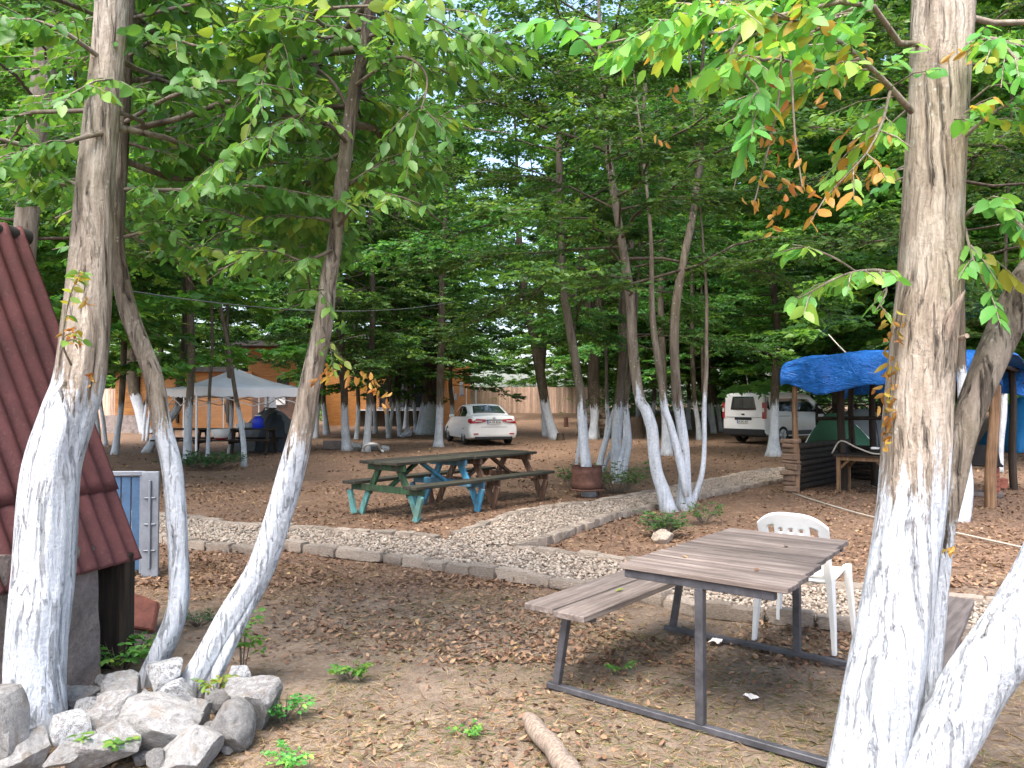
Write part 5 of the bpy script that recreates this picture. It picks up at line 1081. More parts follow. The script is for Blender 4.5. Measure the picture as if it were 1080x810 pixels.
# ================================================================ cars
def car_body(root, st, mat, nu=60, nv=44):
    """st: list of (y, [(x,z)]*8) half rings from bottom centre to roof centre"""
    ys = np.array([s[0] for s in st]); Rg = np.array([s[1] for s in st], float)           # (k,8,2)
    k = len(ys); U = crom(np.column_stack([ys, Rg.reshape(k, -1)]), nu)
    yy = U[:, 0]; ring = U[:, 1:].reshape(nu, -1, 2); half = np.stack([crom(q, nv) for q in ring])        # (nu,nv,2)
    L = np.stack([half[..., 0], np.repeat(yy[:, None], nv, 1), half[..., 1]], -1)
    full = np.concatenate([L, (L * np.array([-1, 1, 1]))[:, ::-1][:, 1:-1]], 1); n = full.shape[1]
    i = np.arange(nu - 1)[:, None]; j = np.arange(n)[None]; j2 = (j + 1) % n
    Q = np.stack([i * n + j, (i + 1) * n + j, (i + 1) * n + j2, i * n + j2], -1).reshape(-1, 4)
    caps = []
    for b, fl in ((0, 0), ((nu - 1) * n, 1)):
        for q in range(nv - 1):
            l, l2 = b + q, b + q + 1; r_, r2 = b + (n - q) % n, b + n - q - 1
            caps.append((l, l2, r2, r_) if not fl else (r_, r2, l2, l))
    V = full.reshape(-1, 3); F_ = [tuple(q) for q in Q] + [c for c in caps if len(set(c)) == 4] + [tuple(dict.fromkeys(c)) for c in caps if len(set(c)) == 3]
    m = MB(); m.add(V, F_); o = m.build('body', mat, root, smooth=True, ang=38)
    return yy, half
def patch(root, name, mat, S, pts_uv, off=.006, side=1):
    """a panel on the body surface: pts_uv = corner list in (y, z) on the side"""
    pass
def side_panel(root, name, mat, body, poly_yz, side, off=.008):
    yy, half = body
    def xs(y, z):
        i = int(np.argmin(abs(yy - y))); h = half[i]; k = int(np.argmax(h[:, 0])) ; zz = h[:, 1]
        up = slice(6, len(zz)); q = np.argmin(abs(zz[up] - z) + 0 * h[up, 0]); 
        o = np.argsort(zz[up]); return np.interp(z, zz[up][o], h[up, 0][o])
    bm = bmesh.new(); P = [Vector((0, y, z)) for y, z in poly_yz]; f = bm.faces.new([bm.verts.new(p) for p in P])
    bmesh.ops.triangulate(bm, faces=[f]); 
    for _ in range(3): bmesh.ops.subdivide_edges(bm, edges=bm.edges, cuts=1)
    for v in bm.verts: v.co.x = side * (xs(v.co.y, v.co.z) + off)
    bmesh.ops.recalc_face_normals(bm, faces=bm.faces); me = bpy.data.meshes.new(name); bm.to_mesh(me); bm.free()
    o = link(name, me, mat, root); s = o.modifiers.new('s', 'SOLIDIFY'); s.thickness = .01; s.offset = 0; return o
def wheel(root, x, y, r_=.32, w=.20):
    s = 1 if x > 0 else -1; e = None; m = MB(); n = 28; prof = [(r_ * .62, w * .5), (r_ * .9, w * .5), (r_, w * .36), (r_, -w * .36), (r_ * .9, -w * .5), (r_ * .62, -w * .5)]
    V = [(q[1], q[0] * math.cos(a), q[0] * math.sin(a)) for q in prof for a in np.linspace(0, 6.2832, n, endpoint=False)]
    m.add(V, [(i * n + j, i * n + (j + 1) % n, ((i + 1) % 6) * n + (j + 1) % n, ((i + 1) % 6) * n + j) for i in range(6) for j in range(n)])
    o = m.build('wheel', M['tyre'], root, smooth=True, ang=40); o.location = (x, y, r_)
    m = MB(); m.tube([(-s * w * .2, 0, 0), (s * w * .40, 0, 0)], [r_ * .63, r_ * .60], n)
    for k in range(5):
        a = k * 1.2566; m.bar((s * w * .43, 0, 0), (s * w * .43, math.cos(a) * r_ * .56, math.sin(a) * r_ * .56), .05, .03)
    m.build('rim', M['rim'], o); return o
def plate(root, c, w, h, text, y_face):
    m = MB(); m.box(c, (w, .012, h)); o = m.build('number_plate', M['plate'], root, bevel=.004)
    m = MB(); m.box((c[0] - w * .46, c[1] - .008, c[2]), (w * .075, .004, h * .9)); m.build('country_band', M['plate_blue'], o)
    cu = bpy.data.curves.new('t', 'FONT'); cu.body = text; cu.size = h * .92; cu.align_x = 'CENTER'; cu.align_y = 'CENTER'; cu.extrude = .001; cu.offset = .002
    to = bpy.data.objects.new('t', cu); dg = bpy.context.evaluated_depsgraph_get(); COL.objects.link(to); dg.update(); me = bpy.data.meshes.new_from_object(to.evaluated_get(dg)); bpy.data.objects.remove(to)
    wd = max(v.co.x for v in me.vertices) - min(v.co.x for v in me.vertices)
    l = link('plate_lettering', me, M['ink'], o); l.location = (c[0] + w * .03, c[1] - .009, c[2] - h * .02); l.rotation_euler = (R(90), 0, 0); l.scale = (w * .84 / wd, 1, 1)
def bx(name, mat, root, c, d, bevel=.01, rot=None): return MB().box(c, d, rot).build(name, mat, root, bevel=bevel, seg=2, smooth=False)
# ---- sedan (rear at y=0, nose at +y)
b = base_pt(521, 470); sed = empty('sedan_car', b + Vector((0, 0, 0)), R(17), 'white four-door sedan parked nose away beyond the green tables', 'car')
def ring(wb, w, ws, wr, zb, zm, zs, zr): return [(0, zb), (wb, zb), (w, zb + .12), (w * 1.01, zm), (ws, zs), ((ws + wr) / 2 + .01, (zs + zr) / 2 + .01), (wr, zr - .035), (0, zr)]
ST = [(0.0, ring(.62, .72, .66, .60, .36, .62, .88, .93)), (.05, ring(.70, .83, .76, .66, .27, .62, .97, 1.05)), (.18, ring(.74, .875, .80, .66, .24, .62, .99, 1.09)), (.55, ring(.76, .885, .815, .62, .20, .62, .98, 1.12)), (.72, ring(.76, .887, .815, .62, .20, .62, .98, 1.20)), (1.30, ring(.76, .887, .815, .585, .20, .62, .97, 1.44)), (1.9, ring(.76, .888, .815, .59, .20, .62, .96, 1.475)), (2.5, ring(.76, .888, .81, .57, .20, .62, .95, 1.45)), (2.95, ring(.76, .888, .80, .56, .20, .62, .94, 1.30)), (3.4, ring(.76, .885, .79, .60, .20, .62, .92, 1.00)), (4.1, ring(.74, .86, .74, .58, .20, .58, .82, .88)), (4.5, ring(.66, .76, .64, .5, .24, .52, .70, .75)), (4.62, ring(.5, .6, .5, .4, .30, .5, .62, .66))]
bd = car_body(sed, ST, M['car_white'])
for sd in (-1, 1):
    side_panel(sed, 'side_window', M['glass'], bd, [(.98, 1.03), (1.02, 1.16), (1.40, 1.36), (1.80, 1.40), (1.80, 1.0)], sd)
    side_panel(sed, 'side_window', M['glass'], bd, [(1.88, 1.0), (1.88, 1.40), (2.30, 1.37), (2.85, 1.10), (2.95, .99)], sd)
    wheel(sed, sd * .80, .98); wheel(sed, sd * .80, 3.66)
    o = bx('door_mirror', M['car_white'], sed, (sd * .93, 2.72, 1.02), (.2, .09, .12), .03)
    # tail lamps wrap from the rear face round the corner
    m = MB(); m.add([(sd * .30, -.035, .93), (sd * .60, -.02, .95), (sd * .80, .10, .955), (sd * .862, .34, .95), (sd * .885, .30, .83), (sd * .845, .03, .78), (sd * .62, -.045, .80), (sd * .32, -.045, .86)] + [(sd * .28, .2, .93), (sd * .58, .2, .95), (sd * .70, .24, .955), (sd * .76, .34, .95), (sd * .78, .30, .83), (sd * .74, .2, .78), (sd * .60, .2, .80), (sd * .3, .2, .86)], [(0, 1, 6, 7), (1, 2, 5, 6), (2, 3, 4, 5)] + [(i, (i + 1) % 8, 8 + (i + 1) % 8, 8 + i) for i in range(8)])
    tl_ = m.build('tail_lamp', M['red_lens'], sed); bx('lens_strip', M['clear_lens'], tl_, (sd * .58, -.048, .872), (.26, .012, .03), .003)
    bx('rear_reflector', M['red_lens'], sed, (sd * .66, -.012, .42), (.17, .03, .045), .006); bx('door_handle', M['car_white'], sed, (sd * .895, 1.25, .86), (.03, .2, .03), .01); bx('door_handle', M['car_white'], sed, (sd * .895, 2.1, .85), (.03, .2, .03), .01)
# rear screen
def rear_screen(root, name, mat, pts, off):
    m = MB(); P = [Vector(p) for p in pts]; n = (P[1] - P[0]).cross(P[3] - P[0]).normalized(); n = -n if n.y > 0 else n
    k = 8; V = []
    for i in range(k + 1):
        for j in range(k + 1):
            a = P[0].lerp(P[1], i / k); b_ = P[3].lerp(P[2], i / k); q = a.lerp(b_, j / k) + n * (off + .03 * (1 - (2 * i / k - 1) ** 2)); V.append(q)
    m.add(V, [(i * (k + 1) + j, (i + 1) * (k + 1) + j, (i + 1) * (k + 1) + j + 1, i * (k + 1) + j + 1) for i in range(k) for j in range(k)]); o = m.build(name, mat, root, smooth=True); s = o.modifiers.new('s', 'SOLIDIFY'); s.thickness = .012; return o
rear_screen(sed, 'rear_window', M['rear_glass'], [(-.60, .64, 1.135), (.60, .64, 1.135), (.50, 1.17, 1.395), (-.50, 1.17, 1.395)], .015)
bx('boot_trim', M['black_plastic'], sed, (0, -.03, .905), (.56, .05, .045), .008); bx('bumper_base', M['black_plastic'], sed, (0, .05, .27), (1.38, .12, .10), .02); bx('boot_seam', M['grey_metal'], sed, (0, -.006, .665), (.95, .016, .010), 0); bx('boot_badge', M['rim'], sed, (0, -.012, .98), (.10, .03, .055), .012)
plate(sed, (0, -.052, .835), .52, .115, '34 AR 8036', 0); m = MB(); m.tube([(0, .9, 1.40), (0, .8, 1.5)], [.03, .006], 6)
m.build('roof_aerial', M['car_white'], sed)
m = MB(); m.box((0, 2.3, .26), (1.5, 4.0, .14)); m.build('underbody', M['black_plastic'], sed)
# ---- van
b = base_pt(784, 468); van = empty('van', b, R(-55), 'white van with dark windows parked beside the tarpaulin shelter', 'van'); van.scale = (1.06, 1.06, 1.03)
VR = [(0.0, ring(.72, .80, .80, .66, .42, .8, 1.1, 1.78)), (.04, ring(.78, .87, .86, .72, .40, .8, 1.12, 1.82)), (.3, ring(.82, .90, .89, .74, .30, .8, 1.12, 1.84)), (1.2, ring(.82, .915, .895, .74, .26, .8, 1.1, 1.86)), (2.4, ring(.82, .915, .89, .72, .26, .8, 1.08, 1.85)), (2.9, ring(.82, .915, .88, .68, .26, .8, 1.06, 1.76)), (3.5, ring(.82, .91, .87, .66, .26, .8, 1.05, 1.35)), (3.75, ring(.80, .90, .85, .66, .26, .75, 1.02, 1.14)), (4.2, ring(.74, .84, .76, .58, .28, .7, .92, .98)), (4.42, ring(.6, .7, .6, .48, .34, .6, .76, .8))]
bv = car_body(van, VR, M['car_white'])
for sd in (-1, 1):
    side_panel(van, 'quarter_window', M['glass'], bv, [(.16, 1.30), (.14, 1.68), (.30, 1.68), (.30, 1.22)], sd); side_panel(van, 'side_window', M['glass'], bv, [(.62, 1.18), (.60, 1.62), (1.62, 1.64), (1.66, 1.16)], sd)
    side_panel(van, 'side_window', M['glass'], bv, [(1.76, 1.16), (1.74, 1.64), (2.55, 1.60), (3.05, 1.30), (3.12, 1.13)], sd)
    wheel(van, sd * .83, .98, .33); wheel(van, sd * .83, 3.66, .33)
    m = MB(); m.box((sd * .845, .06, 1.20), (.10, .16, .58)); tl_ = m.build('tail_lamp', M['red_lens'], van, bevel=.02, seg=2); bx('lens_strip', M['clear_lens'], tl_, (sd * .85, -.022, 1.22), (.07, .01, .14), .003)
    bx('sill_trim', M['black_plastic'], van, (sd * .918, 1.9, .40), (.03, 1.5, .16), .012); bx('door_handle', M['black_plastic'], van, (sd * .912, 1.75, .98), (.03, .18, .035), .008); bx('door_mirror', M['black_plastic'], van, (sd * 1.0, 3.05, 1.16), (.2, .1, .2), .03)
    bx('slide_rail', M['black_plastic'], van, (sd * .915, .85, 1.0), (.02, 1.1, .018), 0)
bx('rear_bumper', M['black_plastic'], van, (0, .04, .42), (1.74, .2, .24), .04); bx('plate_recess', M['black_plastic'], van, (0, -.006, .905), (.72, .03, .10), .03); plate(van, (0, -.02, .80), .50, .11, '34 DC 417', 0); bx('tailgate_badge', M['ink'], van, (0, -.01, 1.06), (.13, .03, .055), .02)
rear_screen(van, 'rear_window', M['glass'], [(-.68, .03, 1.22), (.68, .03, 1.22), (.64, .035, 1.70), (-.64, .035, 1.70)], .02); bx('tailgate_seam', M['grey_metal'], van, (0, -.004, .96), (1.5, .012, .012), 0)
m = MB(); m.tube([(-.45, .9, 1.84), (-.47, .8, 2.5)], [.012, .008], 6); m.build('roof_aerial', M['white_metal'], van); m = MB(); m.box((0, 2.2, .32), (1.5, 3.9, .14)); m.build('underbody', M['black_plastic'], van)
# ================================================================ gazebo
def local_at(e, px, py, y): return at(px, py, y) - Vector(e.location)
yg = 23.6; c0 = at(248, 470, yg); gaz = empty('gazebo', (c0.x, c0.y, 0), 0, 'white pop-up gazebo with peaked canopy standing before the orange wall', 'gazebo')
ga = R(38); hw = 1.62; ez = at(220, 412, yg - 2).z; pz = at(250, 388, yg).z
cor = [Vector((math.cos(ga + k * math.pi / 2 - R(135)) * hw * 1.414, math.sin(ga + k * math.pi / 2 - R(135)) * hw * 1.414, ez + .1)) for k in range(4)]
m = MB(); n = 12; V = []; Fc = []
for k in range(4):
    A, B = cor[k], cor[(k + 1) % 4]; b0 = len(V)
    for i in range(n + 1):
        for j in range(n + 1):
            f = i / n; g_ = j / n; e_ = A.lerp(B, g_); p = e_.lerp(Vector((0, 0, pz)), f); p.z -= .16 * math.sin(math.pi * f) * .6 + .05 * math.sin(math.pi * g_) * (1 - f); V.append(p)
    Fc += [(b0 + i * (n + 1) + j, b0 + (i + 1) * (n + 1) + j, b0 + (i + 1) * (n + 1) + j + 1, b0 + i * (n + 1) + j + 1) for i in range(n) for j in range(n)]
m.add(V, Fc); o = m.build('canopy', M['white_fabric'], gaz, smooth=True, ang=20); s = o.modifiers.new('s', 'SOLIDIFY'); s.thickness = .008
m = MB()
for k in range(4):
    A, B = cor[k] * 1.004, cor[(k + 1) % 4] * 1.004; A.z = B.z = ez + .1; n = 24; V = []
    for i in range(n + 1): p = A.lerp(B, i / n); sag = .05 * math.sin(math.pi * i / n); V += [p - Vector((0, 0, sag - .004)), p - Vector((0, 0, .23 + sag + .02 * math.sin(i * 1.6)))]
    m.add(V, [(2 * i, 2 * i + 2, 2 * i + 3, 2 * i + 1) for i in range(n)])
o = m.build('valance', M['white_fabric'], gaz); s = o.modifiers.new('s', 'SOLIDIFY'); s.thickness = .008
for k in range(4): m = MB(); q = cor[k] * .985; m.bar((q.x, q.y, 0), (q.x, q.y, ez + .08), .05); m.box((q.x, q.y, .01), (.12, .12, .02)); m.build('leg', M['white_metal'], gaz)
for k in range(4):
    A, B = cor[k] * .98, cor[(k + 1) % 4] * .98; A.z = B.z = ez + .02; Mi = (A + B) / 2; m = MB()
    for P_, Q_ in ((A, Mi - Vector((0, 0, .45))), (B, Mi - Vector((0, 0, .45))), (A - Vector((0, 0, .45)), Mi), (B - Vector((0, 0, .45)), Mi)): m.bar(P_, Q_, .025)
    m.build('truss', M['white_metal'], gaz)
# table under it and things on it
yt = 23.0; e = empty('timber_table', (at(232, 470, yt).x, yt, 0), .05, 'dark timber table with benches under the white gazebo', 'table'); s = yt / FPX
m = MB()
for i in range(5): m.box((0, -.3 + i * .15, .745), (3.4, .14, .04))
m.build('tabletop', M['dark_wood'], e, bevel=.006); 
for sy in (-1, 1): bx('bench_seat', M['dark_wood'], e, (0, sy * .72, .44), (3.4, .28, .045), .006)
for x in (-1.5, -.5, .5, 1.5): m = MB(); m.bar((x, -.74, .38), (x, .74, .38), .06, .1); m.bar((x, -.25, .72), (x, -.55, 0), .07, .1); m.bar((x, .25, .72), (x, .55, 0), .07, .1); m.bar((x + .003, -.3, .69), (x + .003, .3, .69), .06, .09); m.build('trestle', M['dark_wood'], e, bevel=.004)
def lathe(name, prof, mat, parent=None, n=20, loc=None, rot=None):
    m = MB(); V = [(q * math.cos(a), q * math.sin(a), z) for q, z in prof for a in np.linspace(0, 6.2832, n, endpoint=False)]
    m.add(V, [(i * n + j, i * n + (j + 1) % n, (i + 1) * n + (j + 1) % n, (i + 1) * n + j) for i in range(len(prof) - 1) for j in range(n)] + [tuple(range(n))[::-1], tuple(range((len(prof) - 1) * n, len(prof) * n))])
    o = m.build(name, mat, parent, smooth=True, ang=40)
    if loc is not None: o.location = loc
    if rot: o.rotation_euler = rot
    return o
bs = lathe('plastic_basin', [(.10, .02), (.17, .05), (.225, .12), (.25, .20), (.26, .29), (.275, .30), (.255, .305), (.23, .20), (.15, .07)], M['white_plastic'], None, 28, at(233, 454, 22.3)); bs.location.z = .463; tag(bs, 'round white plastic bowl with red base on the gazebo bench', 'bowl')
lathe('red_base', [(.12, 0), (.16, .022), (.19, .052), (.175, .054)], M['red_paint'], bs, 28)
z = .767
o = lathe('blue_water_jug', [(.15, 0), (.165, .02), (.165, .26), (.155, .30), (.09, .33), (.085, .37)], M['blue_bin'], None, 18, at(272, 450, yt)); o.location.z = z; tag(o, 'bright blue plastic tub on the gazebo table', 'tub')
lathe('lid', [(.10, .37), (.10, .40), (.04, .41)], M['white_plastic'], o, 16)
for px, h_, lab in ((257, .26, 'tall white bottle on the gazebo table beside the blue tub'), (250, .14, 'short white cup on the gazebo table')):
    o = lathe('bottle' if h_ > .2 else 'cup', [(.045, 0), (.05, .02), (.05, h_ * .65), (.02, h_ * .85), (.02, h_)] if h_ > .2 else [(.04, 0), (.055, h_), (.05, h_), (.035, .02)], M['white_plastic'], None, 14, at(px, 450, yt - .1)); o.location.z = z; tag(o, lab, 'bottle' if h_ > .2 else 'cup')
o = lathe('cooking_pot', [(.13, 0), (.16, .03), (.16, .16), (.17, .165), (.155, .16), (.15, .03)], M['grey_metal'], None, 18, at(263, 450, yt)); o.location.z = z; tag(o, 'pale metal pot between bottle and blue tub on gazebo table', 'pot')
# white jug on the ground near the tent
b = base_pt(291, 472); o = lathe('plastic_canister', [(.15, 0), (.17, .03), (.17, .3), (.06, .38), (.05, .44)], M['white_plastic'], None, 16, b); tag(o, 'whitish plastic canister on the ground before the slate tent', 'canister')
# ================================================================ slate tent
yt2 = 25.0; b = at(280, 470, yt2); te = empty('dome_tent', (b.x, yt2, 0), 0, 'slate grey dome tent beside the gazebo table', 'tent'); s = yt2 / FPX; zt = at(281, 431, yt2).z
def dome(name, mat, x0, x1, y0, y1, zt_, parent, nx=26, ny=14, a0=0.0, a1=1.0, peak=.45):
    V = []; 
    for i in range(nx + 1):
        for j in range(ny + 1):
            u = a0 + (a1 - a0) * i / nx; v = j / ny; xx = x0 + (x1 - x0) * u
            hu = max(0, math.sin(math.pi * (u ** (math.log(.5) / math.log(peak))))) ** .62; hv = max(0, math.sin(math.pi * v)) ** .6
            V.append((xx, y0 + (y1 - y0) * v, zt_ * hu * hv + .015 * math.sin(u * 40) * hu))
    m = MB(); m.add(V, [(i * (ny + 1) + j, (i + 1) * (ny + 1) + j, (i + 1) * (ny + 1) + j + 1, i * (ny + 1) + j + 1) for i in range(nx) for j in range(ny)]); o = m.build(name, mat, parent, smooth=True); sm = o.modifiers.new('s', 'SOLIDIFY'); sm.thickness = .01; return o
dome('flysheet', M['tent_grey'], -30 * s, 36 * s, -.9, 1.4, zt, te, peak=.5); dome('door_panel', M['tent_dark'], -2 * s, 34 * s, -1.02, 1.2, zt * .93, te, peak=.30)
m = MB(); m.tube([(-1 * s, -1.0, .0), (-1.5 * s, -.75, zt * .6), (0, -.1, zt * 1.02), (8 * s, .3, zt)], .025, 6); m.build('tent_pole', M['tent_grey'], te, smooth=True)
# ================================================================ cabins and fences
def wall_box(name, mat, root, px0, px1, py_top, y, th=.12, zb=None):
    a, b = at(px0, 430, y), at(px1, 430, y); zt_ = at(px0, py_top, y).z; zb = gz(a.x, y) - .05 if zb is None else zb; L = Vector(root.location)
    o = MB().box((0, 0, 0), (b.x - a.x, th, zt_ - zb)).build(name, mat, root); o.location = Vector(((a.x + b.x) / 2, y, (zt_ + zb) / 2)) - L; return o
yc = 39.0; cab = empty('timber_cabin', (at(215, 450, yc).x, yc, 0), 0, 'long orange timber cabin with flat dark roof behind the white gazebo', 'cabin')
wall_box('front_wall', M['orange_wall'], cab, 122, 266, 392, yc); wall_box('upper_wall', M['orange_wall'], cab, 262, 312, 366, yc + .3)
wall_box('lower_panel', M['brown_panel'], cab, 266, 318, 416, yc - .25)
wall_box('side_wall', M['orange_wall'], cab, 122, 126, 385, yc + 3.0)
o = wall_box('roof', M['dark_roof'], cab, 254, 318, 362, yc + .2, 3.2, at(262, 366.5, yc).z); o = wall_box('roof', M['dark_roof'], cab, 116, 262, 388.5, yc + 1.2, 3.4, at(122, 392.5, yc).z)
wall_box('window', M['glass'], cab, 292, 304, 398, yc + .22, .06, at(292, 408, yc).z); wall_box('shutter_panel', M['grey_metal'], cab, 279, 292, 417, yc - .34, .05, at(279, 440, yc).z)
L = Vector(cab.location)
for px, a_, b_ in ((233, (228, 396), (240, 440)), (160, (150, 430), (166, 398)), (196, (190, 396), (200, 438))):
    m = MB(); m.bar(at(*a_, yc - .12) - L, at(*b_, yc - .12) - L, .12, .06); m.build('brace', M['dark_wood'], cab)
for px in (240, 187, 146): m = MB(); m.bar(at(px, 446, yc - .14) - L, at(px, 394, yc - .14) - L, .16, .10); m.build('post', M['dark_wood'], cab)
ob = wall_box('notice_panel', M['white_metal'], cab, 291, 301, 414, yc - .42, .04, at(291, 427, yc).z)
# chain link fence
def chain_fence(px0, px1, pyt, y, label, posts, frame=True):
    a, b = at(px0, 430, y), at(px1, 430, y); zt_ = at(px0, pyt, y).z; e = empty('chain_link_fence', (a.x, y, gz(a.x, y)), 0, label, 'fence'); w = b.x - a.x; h_ = zt_ - gz(a.x, y)
    V = []; Fc = []; st_ = .075; r_ = .0022; m = MB(); nn = int((w + h_) / st_)
    for k in range(nn):
        for sgn in (1, -1):
            x0 = k * st_ - (h_ if sgn > 0 else 0); p0 = [x0, 0.]; p1 = [x0 + h_, h_]
            lo, hi = max(0, -x0), min(h_, w - x0)
            if hi <= lo: continue
            if sgn > 0: A, B = (x0 + lo, .0, lo), (x0 + hi, .0, hi)
            else: A, B = (x0 + lo, .005, h_ - lo), (x0 + hi, .005, h_ - hi)
            m.bar(A, B, r_ * 2)
    m.build('wire_mesh', M['wire'], e)
    for q in posts: m = MB(); m.tube([(q * w, -.02, 0), (q * w, -.02, h_ + .05)], .03, 8); m.build('post', M['white_metal'], e)
    return e
chain_fence(194, 322, 415, 33.0, 'chain link fence between gazebo and orange cabin', (0, .33, .62, .98))
chain_fence(462, 502, 409, 40.5, 'chain link fence in front of the orange cabin near the sedan', (0, .4, .75, 1))
# A-frame cabin
y2 = 42.0; cb = empty('gabled_cabin', (at(430, 450, y2).x, y2, 0), 0, 'orange cabin with dark glazed gable and raised deck behind the clearing', 'cabin')
wall_box('front_wall', M['orange_wall'], cb, 343, 400, 396, y2, .14); wall_box('front_wall', M['orange_wall'], cb, 447, 496, 386, y2, .14)
wall_box('glazing', M['glass'], cb, 398, 448, 394, y2 + .05, .06); L = Vector(cb.location)
ap = at(421, 371, y2) - L; 
m = MB(); m.add([at(398, 398, y2) - L, at(448, 398, y2) - L, ap], [(0, 1, 2)]); o = m.build('gable_panel', M['brown_panel'], cb); o.modifiers.new('s', 'SOLIDIFY').thickness = .08
for a_, b_ in (((402, 404), (423, 368)), ((447, 404), (419, 368))): m = MB(); m.bar(at(*a_, y2 - .12) - L, at(*b_, y2 - .12) - L, .08, .26); m.build('barge_board', M['orange_wall'], cb)
for sg in (-1, 1):
    m = MB(); e_ = at(421 + sg * 50, 398, y2) - L; d_ = Vector((0, 4, 0)); n_ = Vector((0, -.3, 0)); m.add([ap + n_ + Vector((0, 0, .1)), e_ + n_, e_ + d_, ap + d_ + Vector((0, 0, .1))], [(0, 1, 2, 3)]); o = m.build('roof', M['dark_roof'], cb); o.modifiers.new('s', 'SOLIDIFY').thickness = .1
for px in (400, 411, 425, 437, 447): m = MB(); m.bar(at(px, 443, y2 - .02) - L, at(px, 395, y2 - .02) - L, .07, .07); m.build('window_frame', M['tent_dark'], cb)
for py in (399, 430.5): m = MB(); m.bar(at(398, py, y2 - .03) - L, at(449, py, y2 - .03) - L, .09, .07); m.build('window_frame', M['grey_metal'], cb)
m = MB(); a_, b_ = at(376, 432, y2 - .9) - L, at(450, 432, y2 - .9) - L; m.box(((a_.x + b_.x) / 2, -.55, a_.z - .03), (b_.x - a_.x, 1.1, .05)); m.build('deck', M['white_metal'], cb)
m = MB(); m.box(((a_.x + b_.x) / 2, -.35, (a_.z - .08) / 2), (b_.x - a_.x - .1, .7, a_.z - .08)); m.build('plinth', M['stump'], cb)
# rubble wall and fence boards at the far side
o = wall_box('rubble_wall', M['slab'], cab, 112, 150, 438, 36.5, .4); o.parent = None; o.location += Vector(cab.location); tag(o, 'low pinkish rubble wall before the orange cabin', 'wall')
def board_fence(px0, px1, pyt, y, label, nb):
    a, b = at(px0, 430, y), at(px1, 430, y); e = empty('board_fence', (a.x, y, gz((a.x + b.x) / 2, y)), 0, label, 'fence'); h_ = at(px0, pyt, y).z - e.location.z; w = (b.x - a.x) / nb
    m = MB()
    for i in range(nb): m.box(((i + .5) * w, random.uniform(-.006, .006), h_ / 2 - .05), (w - .012, .025, h_ + random.uniform(-.03, .03)))
    m.build('board_panel', M['tan_boards'], e); 
    for i in range(0, nb + 1, 8): m = MB(); m.bar((i * w, .07, -.1), (i * w, .07, h_ + .04), .1, .1); m.build('post', M['tan_wood'], e)
    for q in (.25, .8): m = MB(); m.bar((0, .035, h_ * q), (nb * w, .035, h_ * q), .04, .07); m.build('rail', M['tan_wood'], e)
board_fence(478, 640, 407.5, 56, 'long tan board fence closing the clearing behind the sedan', 64); board_fence(94, 128, 409, 40.5, 'short tan board fence beside the orange cabin', 12)
for px, py0, py1, w, y, lab in ((487, 403, 418, 4.5, 40.2, 'white towel hung high on the wire fence by the cabin'), (481, 415, 422, 3, 40.2, 'small pale cloth pegged beside the white towel')):
    a = at(px, py0, y); b_ = at(px, py1, y); s = y / FPX; m = MB(); V = []; n = 8
    for i in range(n + 1):
        for j in range(n + 1): V.append((-(w / 2) * s + w * s * i / n * (.7 + .3 * j / n), .03 * math.sin(i * 1.5 + j * .3), -(a.z - b_.z) * j / n))
    m.add(V, [(i * (n + 1) + j, (i + 1) * (n + 1) + j, (i + 1) * (n + 1) + j + 1, i * (n + 1) + j + 1) for i in range(n) for j in range(n)]); o = m.build('hanging_towel', M['white_cloth'], None, smooth=True); o.location = a; o.modifiers.new('s', 'SOLIDIFY').thickness = .01; tag(o, lab, 'towel')
# plastic bag
b = base_pt(430, 461); me = rock_mesh('b', 4, 5, .45, 5)
for v in me.vertices: v.co.x *= .85 - .45 * v.co.z; v.co.y *= .85 - .45 * v.co.z
o = link('rubbish_bag', me, M['white_cloth']); o.location = b + Vector((0, 0, .17)); o.scale = (.27, .24, .25); o.rotation_euler = (.15, .25, 1); tag(o, 'crumpled white plastic rubbish bag on the soil by the fused trunks', 'bag')
# ================================================================ cut logs and stump beyond the drum
r = random.Random(2)
for i, (px, py, L_, rd, a) in enumerate([(628, 447, 1.6, .14, .2), (640, 446, 1.7, .16, -.3), (634, 439, 1.5, .15, .1), (646, 440, 1.3, .13, .5), (626, 455, 1.5, .15, -.15), (640, 457, 1.9, .15, .12), (652, 452, 1.2, .14, .6)]):
    y = 33 + r.uniform(-.5, .5); c = at(px, py, y); c.z = max(c.z, gz(c.x, y) + rd * .9); m = MB(); d_ = Vector((math.cos(a), math.sin(a), r.uniform(-.05, .1))); m.tube([d_ * -L_ / 2, d_ * 0, d_ * L_ / 2], [rd, rd * 1.03, rd * .95], 12); o = m.build('cut_log', M['log'], None, smooth=True, ang=40); o.location = c
    tag(o, 'grey sawn log lying in the woodpile beyond the cream stems', 'log', 'logs of the woodpile')
def stump(px, py, w, h_, mat, lab, name='tree_stump'):
    b = base_pt(px, py); s = b.y / FPX; rad = w / 2 * s; C = [(0, 0, -.03), (0, 0, .1), (0, 0, h_ * s * .6), (0, 0, h_ * s)]; m = MB(); m.tube(C, [rad * 1.25, rad * 1.06, rad, rad * .96], 16); o = m.build(name, mat, None, smooth=True, ang=40); o.location = b; tag(o, lab, 'stump')
stump(668, 462, 21, 22, M['stump'], 'broad dark stump beside the woodpile behind the elbow-bent tree'); stump(597, 450, 4.5, 10, M['rust'], 'short rust-red post standing in the clearing beside the dark twin tree', 'short_post'); stump(591, 464, 8, 7, M['stump'], 'small dark stump touching the dark twin-stemmed tree')
m = MB(); m.tube([gp(585, 452, .05), gp(660, 457, .05)], .045, 8); tag(m.build('fallen_pole', M['log'], None, smooth=True), 'long thin pole lying on the ground before the woodpile', 'pole')
